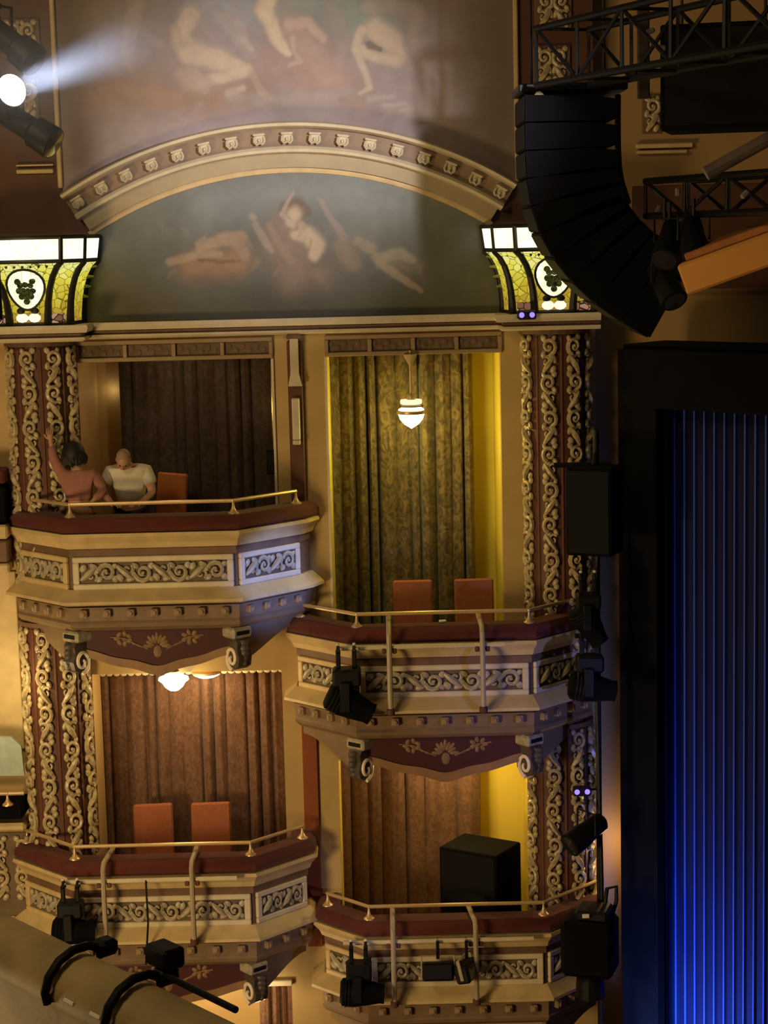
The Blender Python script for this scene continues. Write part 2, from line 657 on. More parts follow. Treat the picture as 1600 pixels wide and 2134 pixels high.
arch = struct(arc_sweep([(4.57, 0), (4.57, -.22), (4.55, -.26), (4.52, -.25), (4.50, -.19), (4.50, 0)], -half, half).build('trim_6', cream_lt, smooth=True),
              'large segmental arch moulding with brackets between the two murals')
arc_sweep([(4.50, 0), (4.50, -.12), (4.30, -.12), (4.30, 0)], -half, half).build('frieze_band', mat('mauve_brown_frieze', (0.27, 0.19, 0.13), .6, var=.15), arch, True)
arc_sweep([(4.30, 0), (4.31, -.17), (4.28, -.20), (4.25, -.19), (4.235, -.14), (4.235, 0)], -half, half).build('bed_moulding', cream_lt, arch, True)
arc_sweep([(4.235, 0), (4.235, -.10), (4.09, -.10), (4.09, 0)], -half * .985, half * .985).build('fascia', mat('putty_fascia', (0.40, 0.32, 0.19), .55, var=.1), arch, True)
arc_sweep([(4.09, 0), (4.09, -.04), (4.065, -.045), (4.035, -.035), (4.03, 0)], -half, half).build('inner_moulding', cream, arch, True)
mod_b = MB()
mod_b.box((0, -.155, .0), (.11, .08, .10), b=.012)
mod_b.box((0, -.165, .055), (.13, .10, .025), b=.008)
mod_me = mod_b.mesh('modillion', cream_lt)
ml = MB()
ml.tube([(-.05, -.205, .03), (-.055, -.215, -.02), (-.03, -.215, -.05), (.0, -.215, -.025), (.03, -.215, -.05), (.055, -.215, -.02), (.05, -.205, .03)], .013, 5)
ml.ball((0, -.215, -.005), .02, 6)
ml_me = ml.mesh('acanthus_leaf', cream_lt, True)
NM = 17
for i in range(NM):
    a = -half * .955 + 2 * half * .955 * i / (NM - 1)
    mw = Matrix.Translation((AC.x + 4.39 * math.sin(a), 0, AC.z + 4.39 * math.cos(a))) @ Matrix.Rotation(a, 4, 'Y')
    o = place('modillion', mod_me, arch, mw)
    p = place('acanthus_leaf', ml_me, None, mw)
    p.parent = o
    p.matrix_parent_inverse = mw.inverted()
    p.matrix_basis = mw

# vertical gilt frame strips of the big mural, side ledges
b = MB()
b.box((-3.395, -.03, 11.3), (.05, .06, 3.5), b=.012)
struct(b.build('trim_7', cream), 'left upright gilt strip framing the large mural')
b = MB()
b.box((1.525, -.03, 11.3), (.05, .06, 3.6), b=.012)
struct(b.build('trim_8', cream), 'right upright gilt strip framing the large mural')
b = MB()
b.box((-3.66, -.03, 9.735), (.40, .06, .045), b=.01)
b.box((-3.66, -.03, 9.80), (.40, .04, .02), b=.005)
struct(b.build('trim_9', cream), 'short gilt ledge left of the arch')


# --------------------------------------------------------------- murals (flat paintings, painted vertex by vertex)
def fbm(x, y, seed):
    rng = np.random.RandomState(seed)
    out = np.zeros_like(x)
    amp = 1.0
    for o in range(5):
        for k in range(4):
            th = rng.rand() * 2 * PI
            fr = (2 ** o) * (0.7 + rng.rand() * .6)
            ph = rng.rand() * 2 * PI
            out += amp * np.sin((x * math.cos(th) + y * math.sin(th)) * fr + ph + 1.3 * np.sin(fr * .6 * (x * math.sin(th) - y * math.cos(th)) + ph * 2)) / 4
        amp *= .6
    return out


def stroke(img, X, Y, pts, col, soft=.35, op=1.0):
    """a limb or drapery: tapered capsule chain with painterly modelling of its own"""
    best = np.full(X.shape, 9.0)
    for (x0, y0, r0), (x1, y1, r1) in zip(pts[:-1], pts[1:]):
        dx, dy = x1 - x0, y1 - y0
        L = dx * dx + dy * dy + 1e-6
        t = np.clip(((X - x0) * dx + (Y - y0) * dy) / L, 0, 1)
        d = np.hypot(X - x0 - t * dx, Y - y0 - t * dy) / (r0 + t * (r1 - r0))
        best = np.minimum(best, d)
    a = np.clip((1 + soft - best) / (2 * soft), 0, 1) * op
    a = a * a * (3 - 2 * a)
    form = 1.06 - 0.22 * np.clip(best, 0, 1) ** 2
    for k in range(3):
        img[..., k] = img[..., k] * (1 - a) + col[k] * form * a
    return img


def mural(name, x0, x1, z0, z1, nx, nz, clip, paint, label):
    xs = np.linspace(x0, x1, nx)
    zs = np.linspace(z0, z1, nz)
    Xw, Zw = np.meshgrid(xs, zs)
    # photo-frame coordinates, only used as the drawing grid of the painting
    A, B, O = at(0, 0), at(1600, 0), at(0, 600)
    PX = 0 + (Xw - A.x) / (B.x - A.x) * 1600
    PY = (A.z - Zw) / (A.z - O.z) * 600
    PY = PY - (PX / 1600) * (A.z - B.z) / (A.z - O.z) * 600 * 1.0
    wob = fbm(Xw * 5, Zw * 5, 21)
    wob2 = fbm(Xw * 5, Zw * 5, 22)
    img = paint(PX + 5.0 * wob, PY + 5.0 * wob2, Xw, Zw)
    grain = 1 + .07 * fbm(Xw * 9, Zw * 5, 31) + .05 * fbm(Xw * 22, Zw * 30, 33)
    img = img * grain[..., None]
    # aged varnish: colours pulled toward the canvas mean
    mean = img.mean(axis=(0, 1))
    img = img * .88 + mean * .12 * (1 + .18 * fbm(Xw * 2, Zw * 2, 41))[..., None]
    me = bpy.data.meshes.new(name)
    vs = [(float(x), -0.012, float(z)) for x, z in zip(Xw.ravel(), Zw.ravel())]
    fs = []
    for j in range(nz - 1):
        for i in range(nx - 1):
            if clip(Xw[j, i], Zw[j, i]) and clip(Xw[j + 1, i + 1], Zw[j + 1, i + 1]) and clip(Xw[j, i + 1], Zw[j, i + 1]) and clip(Xw[j + 1, i], Zw[j + 1, i]):
                q = j * nx + i
                fs.append((q, q + 1, q + nx + 1, q + nx))
    me.from_pydata(vs, [], fs)
    ca = me.color_attributes.new('paint', 'FLOAT_COLOR', 'POINT')
    rgba = np.ones((nx * nz, 4), dtype=np.float32)
    rgba[:, :3] = np.clip(img.reshape(-1, 3), 0, 1)
    ca.data.foreach_set('color', rgba.ravel())
    m = bpy.data.materials.new(name + '_oil_paint')
    m.use_nodes = True
    nt = m.node_tree
    at_ = nt.nodes.new('ShaderNodeVertexColor')
    at_.layer_name = 'paint'
    bs = nt.nodes['Principled BSDF']
    bs.inputs['Roughness'].default_value = .7
    bs.inputs['Specular IOR Level'].default_value = .2
    nt.links.new(at_.outputs['Color'], bs.inputs['Base Color'])
    me.materials.append(m)
    o = bpy.data.objects.new(name, me)
    C.objects.link(o)
    o.modifiers.new('canvas', 'SOLIDIFY').thickness = 0.011
    o.modifiers['canvas'].offset = -1
    return tag(o, label, 'mural')


SK = (0.53, 0.43, 0.33)
SK2 = (0.42, 0.335, 0.28)


def paint_big(X, Y, Xw, Zw):
    n1 = fbm(Xw * 1.3, Zw * 1.3, 3)
    n2 = fbm(Xw * 3.1, Zw * 3.1, 5)
    img = np.empty(X.shape + (3,))
    base = (0.33, 0.27, 0.27)
    for k in range(3):
        img[..., k] = base[k] * (1 + .16 * n1 + .09 * n2)
    S = lambda *a, **k: stroke(img, X, Y, *a, **k)
    S([(230, -40, 70), (330, 40, 80)], (.24, .21, .20), soft=.8, op=.7)
    S([(420, -60, 90), (520, 30, 70)], (.30, .31, .33), soft=.8, op=.8)
    S([(620, -40, 90), (760, 40, 80)], (.24, .30, .25), soft=.8, op=.7)
    S([(120, -60, 60), (140, 130, 50), (150, 330, 40)], (.12, .08, .06), soft=.8, op=.75)  # dark left edge: falloff of the spot painted into the mural
    S([(1050, -60, 80), (1050, 250, 70), (1040, 380, 70)], (.155, .125, .115), soft=.9, op=.85)  # dark right edge: shadow of the hanging rig painted into the mural
    S([(200, 200, 50), (320, 190, 50), (430, 200, 40), (520, 190, 30)], (.31, .20, .145), soft=.8, op=.75)
    S([(560, 120, 60), (640, 160, 90), (720, 200, 60)], (.36, .235, .20), soft=.8, op=.65)
    S([(610, 60, 40), (650, 120, 45), (690, 180, 40)], (.40, .275, .225), soft=.7, op=.6)
    # faint left figure
    S([(285, 10, 26), (268, 70, 18), (262, 130, 14)], SK2, op=.55)
    S([(260, 60, 13), (255, 110, 10), (270, 145, 8)], SK2, op=.5)
    # kneeling figure at left
    S([(395, 30, 22), (372, 70, 20), (385, 105, 20)], SK, op=.8)
    S([(360, 60, 12), (365, 95, 11), (390, 112, 12)], SK2, op=.7)
    S([(390, 112, 24), (440, 122, 24), (508, 143, 14)], SK, op=.9)
    S([(505, 145, 15), (460, 160, 14), (410, 168, 13)], SK, op=.75)
    S([(385, 160, 28), (410, 175, 24)], SK2, op=.7)
    S([(470, 192, 10), (500, 180, 8)], SK, op=.6)
    # centre reclining figure
    S([(575, -20, 18), (550, 18, 20), (575, 70, 16), (598, 105, 9)], (.57, .46, .33), op=.9)
    S([(545, 20, 14), (560, 40, 14)], (.57, .46, .33), op=.8)
    S([(605, 48, 14), (640, 45, 13), (668, 75, 11)], (.47, .345, .28), op=.75)
    S([(610, 75, 7), (612, 105, 6), (622, 125, 7), (600, 132, 7)], (.46, .345, .285), op=.65)
    # right seated figure
    S([(780, 62, 28), (815, 80, 26), (828, 115, 22)], SK, op=.85)
    S([(750, 62, 12), (735, 95, 12), (770, 110, 12), (825, 125, 16)], SK, op=.85)
    S([(735, 100, 12), (755, 140, 10), (765, 180, 8), (745, 192, 6)], SK, op=.7)
    S([(765, 92, 9), (790, 98, 6)], (.10, .07, .06), op=.55)
    S([(870, 20, 20), (860, 70, 14), (880, 130, 12), (910, 170, 10), (925, 205, 8)], SK2, op=.45)
    S([(760, 15, 20), (820, 8, 20), (870, 25, 18)], SK2, op=.45)
    # pale cloth and clouds low down
    for (px, py, r, c) in ((510, 195, 40, .34), (560, 205, 30, .33), (790, 200, 25, .42), (820, 215, 22, .42), (850, 225, 20, .38), (650, 230, 60, .27), (700, 190, 40, .31), (930, 210, 20, .34)):
        S([(px - r, py + 5, r * .4), (px + r, py, r * .35)], (c, c * .88, c * .85), soft=.9, op=.6)
    S([(320, 20, 30), (300, 150, 20), (230, 260, 16)], (.30, .23, .19), soft=.9, op=.4)
    # veiled figures and flying cloth between the main ones
    S([(455, 40, 22), (490, 70, 26), (520, 110, 20)], (.36, .32, .31), op=.55)
    S([(480, 30, 14), (500, 60, 12), (492, 90, 10)], SK2, op=.4)
    S([(505, 85, 12), (520, 100, 8)], (.5, .42, .36), op=.5)
    S([(690, 20, 20), (710, 80, 22), (700, 130, 16)], (.33, .27, .24), op=.5)
    S([(930, 60, 16), (950, 120, 14), (960, 180, 10)], (.30, .25, .23), op=.4)
    S([(240, 175, 18), (300, 195, 22), (360, 200, 20)], (.38, .24, .17), op=.5)
    S([(520, 150, 10), (535, 180, 9), (560, 200, 12)], (.45, .33, .26), op=.5)
    S([(600, 200, 26), (680, 205, 22)], (.36, .31, .29), op=.5)
    S([(300, 70, 10), (330, 90, 14)], (.40, .33, .30), op=.4)
    for k in range(26):
        rx = 180 + (k * 197) % 780
        ry = (k * 83) % 240
        S([(rx, ry, 5 + k % 7), (rx + 25 * math.sin(k), ry + 22, 4)], SK2 if k % 2 else (.36, .30, .29), soft=.8, op=.3)
    return img


def paint_lunette(X, Y, Xw, Zw):
    n1 = fbm(Xw * 1.6, Zw * 1.6, 11)
    n2 = fbm(Xw * 4, Zw * 4, 12)
    img = np.empty(X.shape + (3,))
    t = np.clip((Y - 360) / 300, 0, 1)
    top = (0.185, 0.20, 0.185)
    bot = (0.105, 0.10, 0.08)
    for k in range(3):
        img[..., k] = (top[k] * (1 - t) + bot[k] * t) * (1 + .18 * n1 + .1 * n2)
    S = lambda *a, **k: stroke(img, X, Y, *a, **k)
    S([(420, 420, 60), (620, 390, 60), (820, 420, 60)], (.24, .26, .26), soft=.9, op=.7)
    S([(380, 560, 30), (470, 545, 35)], (.30, .185, .11), soft=.7, op=.8)
    S([(560, 520, 40), (600, 560, 50), (650, 570, 40)], (.23, .17, .14), soft=.8, op=.7)
    S([(800, 540, 30), (840, 550, 30)], (.22, .19, .15), soft=.7, op=.6)
    # left bearded reclining figure
    S([(335, 548, 10), (385, 535, 11), (440, 530, 9)], (.37, .27, .18), op=.7)
    S([(400, 520, 12), (440, 500, 16), (480, 495, 18)], (.39, .27, .18), op=.7)
    S([(470, 500, 16), (490, 530, 14)], (.33, .23, .16), op=.65)
    S([(395, 508, 8), (405, 500, 8)], (.36, .27, .19), op=.6)
    S([(395, 545, 3), (440, 545, 4), (480, 540, 3)], (.15, .10, .07), op=.6)
    # centre figure: bent head, raised hand, bare shoulder
    S([(575, 470, 40), (600, 520, 46), (590, 575, 40)], (.24, .175, .145), soft=.7, op=.7)
    S([(583, 428, 14), (604, 424, 15), (624, 440, 12)], (.17, .125, .095), soft=.5, op=.8)
    S([(600, 446, 18), (594, 462, 14)], (.47, .38, .27), soft=.4, op=.85)
    S([(588, 452, 3), (592, 456, 3)], (.22, .15, .11), op=.5)
    S([(612, 468, 9), (622, 480, 11)], (.40, .31, .22), op=.8)
    S([(600, 490, 13), (628, 492, 20), (646, 512, 19), (640, 532, 14)], (.48, .385, .27), soft=.4, op=.85)
    S([(634, 500, 3), (628, 522, 3)], (.30, .21, .15), op=.5)
    S([(596, 470, 8), (575, 445, 7), (588, 412, 5), (600, 398, 3)], SK2, op=.6)
    S([(548, 470, 9), (560, 505, 13), (585, 545, 13)], (.29, .21, .17), op=.6)
    S([(508, 448, 9), (512, 452, 8)], SK2, op=.5)
    S([(516, 465, 9), (530, 500, 10), (545, 525, 8)], SK2, op=.45)
    S([(655, 415, 9), (660, 418, 8)], SK2, op=.4)
    # small figures behind
    S([(662, 420, 9), (672, 450, 8), (700, 490, 12)], SK2, op=.4)
    S([(735, 500, 14), (760, 515, 14)], (.34, .27, .19), op=.55)
    S([(700, 510, 22), (720, 545, 22)], (.30, .22, .15), op=.5)
    # right reclining figure with long leg
    S([(770, 535, 13), (820, 530, 15), (845, 545, 10)], (.34, .30, .22), op=.65)
    S([(775, 545, 12), (820, 580, 9), (865, 607, 5)], (.36, .29, .20), op=.7)
    for k in range(18):
        rx = 320 + (k * 151) % 560
        ry = 470 + (k * 67) % 130
        S([(rx, ry, 5 + k % 6), (rx + 18 * math.sin(k * 2), ry + 18, 4)], (.30, .21, .14) if k % 2 else (.24, .22, .19), soft=.8, op=.4)
    return img


def clip_big(x, z):
    return math.hypot(x - AC.x, z - AC.z) > 4.52


def clip_lun(x, z):
    return math.hypot(x - AC.x, z - AC.z) < 4.06


mural('mural', -3.375, 1.505, 9.30, 12.4, 430, 270, clip_big, paint_big, 'large hazy ceiling-style mural of reclining figures above the arch')
mural('mural', -3.30, 1.42, 8.105, 9.70, 420, 140, clip_lun, paint_lunette, 'smaller dark lunette mural of reclining figures below the arch')


# --------------------------------------------------------------- carved scroll unit
def scroll_mesh(name, sgn, m):
    b = MB()

    def pt(u, w, v):
        return (u * sgn, -w, v)
    # crossing stem
    path = [pt(-.062 + .124 * t, .012 + .018 * math.sin(PI * t), -.185 + .17 * t) for t in [i / 6 for i in range(7)]]
    b.tube(path, [.016, .024, .030, .034, .030, .024, .016], 6)
    # big curl
    path, rs = [], []
    for i in range(15):
        t = i / 14
        a = -PI * .4 + t * 2 * PI * 1.25
        r = .066 * (1 - t) ** .8 + .014
        path.append(pt(r * math.cos(a) + .004, .016 + .014 * t, .082 + r * math.sin(a) * 1.08))
        rs.append(.026 * (1 - .45 * t))
    b.tube(path, rs, 6)
    b.ball(pt(.004, .03, .082), (.019, .019, .021), 7)
    # second small curl
    path, rs = [], []
    for i in range(11):
        t = i / 10
        a = PI * .7 - t * 2 * PI * 1.1
        r = .042 * (1 - t) + .010
        path.append(pt(-.028 + r * math.cos(a), .016, -.085 + r * math.sin(a) * 1.2 + .01))
        rs.append(.018 * (1 - .3 * t))
    b.tube(path, rs, 5)
    # leaves
    for (u, v, ru, rv, an) in ((.052, -.045, .024, .042, -30), (-.058, .004, .022, .034, 25), (.058, .16, .02, .03, 20), (-.055, .165, .026, .032, -35), (.045, -.155, .026, .036, 35), (.02, -.02, .026, .030, 60)):
        b.ball(pt(u, .012, v), (ru * 1.35, .022, rv * 1.3), 7, Matrix.Rotation(R(an * sgn), 4, 'Y'))
    b.ball(pt(-.06, .024, -.03), .015, 6)
    b.ball(pt(.064, .024, .10), .014, 6)
    return b.mesh(name, m, True)


SCR = {}
for key, m in (('gilt', gilt), ('grey', giltgrey)):
    SCR[key] = (scroll_mesh('carved_scroll', 1, m), scroll_mesh('carved_scroll', -1, m))


def carved_column(xc, z0, z1, angs, label, r=.36):
    t = thing('carved_column', label, 'column', (xc, -.02, z0))
    b = MB()
    prof = []
    n = 28
    poly = [(xc + r * math.sin(a), -.02 - r * math.cos(a)) for a in [(-90 + 180 * i / n) * PI / 180 for i in range(n + 1)]]
    b.slab(poly, z0, z1)
    b.build('shaft', redbrown, t, True)
    # beads between the carved bands
    gaps = [(a + c) / 2 for a, c in zip(angs[:-1], angs[1:])]
    for g in gaps:
        MB().box((xc + (r + .004) * math.sin(R(g)), -.02 - (r + .004) * math.cos(R(g)), (z0 + z1) / 2), (.03, .02, z1 - z0 - .04),
                 Matrix.Rotation(R(g), 4, 'Z'), b=.012).build('bead', mat('bead_red', (0.15, 0.055, 0.03), .5, var=.1), t)
    h = .37
    n = int((z1 - z0 - .04) / h)
    s = (z1 - z0 - .04) / n
    for ai, a in enumerate(angs):
        for i in range(n):
            zc = z0 + .02 + s * (i + .5)
            mw = Matrix.Translation((xc + r * math.sin(R(a)), -.02 - r * math.cos(R(a)), zc)) @ Matrix.Rotation(R(a), 4, 'Z') @ Matrix.Diagonal((.98, 1.3, s / h, 1))
            place('carved_scroll', SCR['gilt'][(i + ai) % 2], t, mw)
    # top collar
    b = MB()
    poly2 = [(xc + (r + .03) * math.sin(a), -.02 - (r + .03) * math.cos(a)) for a in [(-90 + 180 * i / 14) * PI / 180 for i in range(15)]]
    b.slab(poly2, z1, z1 + .05)
    b.build('collar', brown, t)
    return t


XPL, XPR = -3.70, 1.90
carved_column(XPL, 5.22, 7.87, (-52, -12, 28, 68), 'gilt carved column at the far left of the upper left box beside the woman')
carved_column(XPL, 1.46, 4.80, (-52, -12, 28, 68), 'gilt carved column at the left of the lower left box under the upper balcony')
carved_column(XPR, 3.96, 7.87, (-58, -14, 28, 68), 'tall gilt carved column right of the yellow-lit upper right box')
carved_column(XPR, .70, 3.52, (-58, -14, 28, 68), 'gilt carved column beside the black loudspeaker in the lower right box')

# flat carved plaques high on the wall
for nm, x0, z0, nx, nz, lab in (('carved_plaque', -3.74, 11.13, 2, 1, 'square gilt carved plaque at the top left beside the large mural'),
                                ('carved_plaque', -3.69, 10.5, 1, 1, 'small gilt carved plaque behind the lit spotlight'),
                                ('carved_plaque', 1.93, 11.30, 2, 1, 'wide gilt carved plaque at the top right of the large mural'),
                                ('carved_plaque', 1.91, 10.72, 2, 1, 'gilt carved plaque behind the lighting truss right of the large mural'),
                                ('carved_plaque', 3.02, 10.20, 1, 1, 'small dull carved plaque on the ochre wall right of the line array')):
    yb = 0.0 if x0 < 2.3 else .30
    t = thing(nm, lab, 'plaque', (x0, yb, z0))
    MB().box((x0, yb - .015, z0), (nx * .18 + .04, .03, nz * .38 + .04), b=.01).build('backing', brown, t)
    for i in range(nx):
        for j in range(nz):
            mw = Matrix.Translation((x0 + (i - (nx - 1) / 2) * .17, yb - .03, z0 + (j - (nz - 1) / 2) * .37))
            place('carved_scroll', SCR['gilt'][(i + j) % 2], t, mw)

# --------------------------------------------------------------- centre pilaster between the upper openings
t = thing('pilaster', 'slim cream and red pilaster between the two upper boxes', 'pilaster', (-.935, -.02, 5.9))
b = MB()
xc = -.935
MB().box((xc, -.03, 6.85), (.16, .06, 2.0), b=.01).build('backing_strip', redbrown, t)
MB().prism([(xc - .045, 7.90), (xc + .045, 7.90), (xc + .045, 7.50), (xc + .075, 7.36), (xc - .075, 7.36), (xc - .045, 7.50)], -.12, -.05).build('upper_bracket', cream_lt, t)
MB().box((xc, -.09, 7.0), (.085, .07, .46), b=.012).build('cream_block', cream_lt, t)
MB().box((xc, -.10, 6.745), (.085, .09, .05), b=.01).build('cream_foot', cream_lt, t)
MB().box((xc, -.085, 7.90), (.16, .09, .05), b=.01).build('cap', brown, t)


# --------------------------------------------------------------- theatre boxes
dentil_me = MB().box((0, 0, 0), (.085, .07, .085), b=.012).ball((0, -.04, 0), (.026, .014, .03), 6).mesh('dentil', mat('dentil_brown_gilt', (0.30, 0.21, 0.125), .5, var=.2))
post_me = MB().lathe([(.062, 0), (.06, .012), (.036, .03), (.020, .06), (.014, .09), (.012, .125), (.022, .135), (.022, .15)], n=14).mesh('rail_post', brass, True)
fascia_m = mat('brown_bed_moulding', (0.22, 0.145, 0.085), .55, var=.15)


def theatre_box(xl, xr, zr, label, cl=.65, cr=.65, fl=0.0, fr=0.0, frames=None):
    FY = -.87
    P = [(xl - cl - fl, 0), (xl - cl, FY + cl), (xl, FY), (xr, FY), (xr + cr, FY + cr), (xr + cr + fr, 0)]
    t = thing('theatre_box', label, 'balcony', ((xl + xr) / 2, FY / 2, zr - 1.36))
    Z = lambda d: zr + d
    S = lambda prof, n, m, sm=False: MB().sweep([(o, Z(d)) for o, d in prof], P).build(n, m, t, sm)
    S([(-.12, -1.25), (0, -1.25), (0, -.30), (-.12, -.30)], 'parapet', brown)
    S([(-.17, -.295), (.09, -.295), (.115, -.265), (.105, -.19), (.06, -.14), (-.12, -.125), (-.17, -.16)], 'velvet_armrest', velvet, True)
    S([(0, -.30), (.125, -.30), (.135, -.335), (.07, -.41), (.045, -.47), (0, -.48)], 'upper_cornice', cream)
    S([(0, -.48), (.018, -.48), (.018, -.56), (0, -.56)], 'shadow_band', brown)
    S([(0, -.91), (.03, -.91), (.17, -1.02), (.175, -1.05), (.12, -1.07), (0, -1.07)], 'sloping_sill', cream)
    S([(0, -1.07), (.025, -1.07), (.025, -1.10), (0, -1.10)], 'under_sill_shade', brown)  # strip coloured dark brown for the shade below the sill
    S([(0, -1.10), (.06, -1.10), (.05, -1.25), (0, -1.25)], 'dentil_band', fascia_m)
    S([(-.12, -1.25), (.04, -1.25), (.06, -1.28), (.05, -1.32), (.01, -1.36), (-.12, -1.36)], 'bottom_moulding', fascia_m)
    MB().slab(inset(P, -.11), Z(-1.32), Z(-1.24)).build('soffit', brown, t)
    MB().slab(inset(P, -.115), Z(-1.09), Z(-1.0)).build('floor_slab', floorm, t)
    # facets with framed carved panels and dentils
    for fi, (a, c) in enumerate(((P[1], P[2]), (P[2], P[3]), (P[3], P[4]))):
        L = math.hypot(c[0] - a[0], c[1] - a[1])
        ph = math.atan2(c[1] - a[1], c[0] - a[0])
        mx, my = (a[0] + c[0]) / 2, (a[1] + c[1]) / 2
        base = Matrix.Translation((mx, my, 0)) @ Matrix.Rotation(ph, 4, 'Z')
        fm = (frames or [cream, cream_lt, cream_lt])[fi]
        z0, z1 = Z(-.91), Z(-.56)
        w = L - .05
        b = MB()
        r3 = base.to_3x3()
        for (cx_, cz_, dx_, dz_) in ((0, z1 - .03, w, .06), (0, z0 + .03, w, .06), (-w / 2 + .035, (z0 + z1) / 2, .07, z1 - z0 - .12), (w / 2 - .035, (z0 + z1) / 2, .07, z1 - z0 - .12)):
            b.box(base @ Vector((cx_, -.022, cz_)), (dx_, .044, dz_), r3, b=.010)
        fr = b.build('panel_frame', fm, t)
        MB().box(base @ Vector((0, -.006, (z0 + z1) / 2)), (w - .12, .012, z1 - z0 - .10), r3).build('panel_ground', panelback, t)
        n = max(1, round((w - .16) / .37))
        s = (w - .16) / n
        for i in range(n):
            u = -(w - .16) / 2 + s * (i + .5)
            sg = 1 if u < 0 else 0
            mw = base @ Matrix.Translation((u, -.012, (z0 + z1) / 2)) @ Matrix.Rotation(R(90), 4, 'Y') @ Matrix.Diagonal((1.18, 1.0, s / .37, 1))
            place('carved_scroll', SCR['grey'][(i + sg) % 2], t, mw)
        nd = max(2, round(L / .26))
        for i in range(nd):
            u = -L / 2 + L * (i + .5) / nd
            place('dentil', dentil_me, t, base @ Matrix.Translation((u, -.075, Z(-1.165))))
    # handrail on flared posts
    Q = inset(P, -.03)
    rp = [(Q[1][0], Q[1][1]), Q[2], Q[3], (Q[4][0], Q[4][1])]
    MB().tube([(x, y, zr) for x, y in rp], .021, 8).build('handrail', brass, t, True)
    for (x, y) in rp:
        place('rail_post', post_me, t, Matrix.Translation((x, y, zr - .14)))
    # curved side aprons below the chamfers
    for a, c in ((P[2], P[1]), (P[3], P[4])):
        L = math.hypot(c[0] - a[0], c[1] - a[1])
        ph = math.atan2(c[1] - a[1], c[0] - a[0])
        base = Matrix.Translation((a[0], a[1], 0)) @ Matrix.Rotation(ph, 4, 'Z')
        sgn = 1 if c[0] > a[0] else -1
        pts = [(0.04, Z(-1.34)), (L, Z(-1.34)), (L, Z(-1.46))]
        for k in range(9):
            q = k / 8
            pts.append((L - (L - .04) * q, Z(-1.46 - .32 * (1 - math.cos(q * PI / 1.15)) / 2)))
        MB().prism(pts, .04 if sgn > 0 else -.04, .09 if sgn > 0 else -.09, base).build('side_apron', fascia_m, t)
    return t, P


boxes = {}
boxes['UL'] = theatre_box(-3.345, -1.585, 6.22, 'upper left theatre box with two people standing behind its rail', fr=.10)
boxes['UR'] = theatre_box(-.333, 1.536, 4.96, 'upper right theatre box with two terracotta chairs under the yellow pendant lamp')
boxes['LL'] = theatre_box(-3.47, -1.53, 2.46, 'lower left theatre box with two chairs in front of brown curtains', cr=.56)
boxes['LR'] = theatre_box(-.285, 1.653, 1.70, 'lower right theatre box holding a big black loudspeaker', cl=.48)


# pelmets and corbels under the boxes
def pelmet(xl, xr, zr, label):
    x0, x1 = xl + .06, xr - .06
    t = thing('pelmet', label, 'pelmet', ((x0 + x1) / 2, -.80, zr - 1.36))
    zt = zr - 1.345

    def low(q):   # q in -1..1
        return -.30 - .035 * math.cos(q * PI * 1.0) + (-.13 * math.exp(-(q / .26) ** 2)) + .035 * math.cos(q * 2 * PI)
    N = 28
    qs = [-1 + 2 * i / N for i in range(N + 1)]
    X = lambda q: (x0 + x1) / 2 + q * (x1 - x0) / 2
    poly = [(x0, zt), (x1, zt)] + [(X(q), zt + low(q)) for q in qs[::-1]]
    MB().prism(poly, -.82, -.78).build('board', pelmet_red, t)
    top = [(X(q), zt + low(q) + .006) for q in qs]
    bot = [(X(q), zt + low(q) - .085 - .015 * math.exp(-(q / .3) ** 2)) for q in qs[::-1]]
    b = MB()
    n = len(qs)
    for i in range(N):
        b.prism([top[i], top[i + 1], bot[N - i - 1], bot[N - i]], -.84, -.775)
    b.build('wavy_border', pelmet_edge, t)
    # shell palmette and side sprays, in low relief
    xc = (x0 + x1) / 2
    b = MB()
    for k in range(-4, 5):
        a = k * R(21)
        Lr = .11 if k % 2 == 0 else .09
        b.ball((xc + Lr * math.sin(a) * .9, -.825, zt - .22 + Lr * math.cos(a)), (.022, .010, .055), 6, Matrix.Rotation(a, 4, 'Y'))
    b.ball((xc, -.825, zt - .27), (.05, .010, .07), 7)
    b.build('shell_ornament', pelmet_orn, t, True)
    for s in (-1, 1):
        b = MB()
        for k in range(7):
            a = k * 2 * PI / 7
            b.ball((xc + s * (.36 + .07 * math.cos(a)), -.825, zt - .12 + .055 * math.sin(a)), (.035, .009, .025), 6, Matrix.Rotation(-a, 4, 'Y'))
        for k in range(4):
            b.ball((xc + s * (.20 + .05 * k), -.825, zt - .20 + .022 * k), (.03, .008, .014), 6, Matrix.Rotation(-.4 * s, 4, 'Y'))
        b.tube([(xc + s * .10, -.825, zt - .24), (xc + s * .22, -.825, zt - .19), (xc + s * .34, -.825, zt - .12), (xc + s * .5, -.825, zt - .10)], .010, 5)
        b.build('leaf_spray', pelmet_orn, t, True)
    return t


pelmet(-3.345, -1.585, 6.22, 'maroon pelmet with shell ornament under the upper left box')
pelmet(-.333, 1.536, 4.96, 'purple-lit maroon pelmet with wavy border under the upper right box')
pelmet(-3.47, -1.53, 2.46, 'shadowed pelmet under the lower left box near the bottom')

volute_m = mat('ivory_volute', (0.92, 0.80, 0.64), .4, var=.05)  # cream volute, paled so the colour carries the light falling on it
bronze = mat('dark_bronze_console', (0.085, 0.065, 0.05), .45, var=.3)


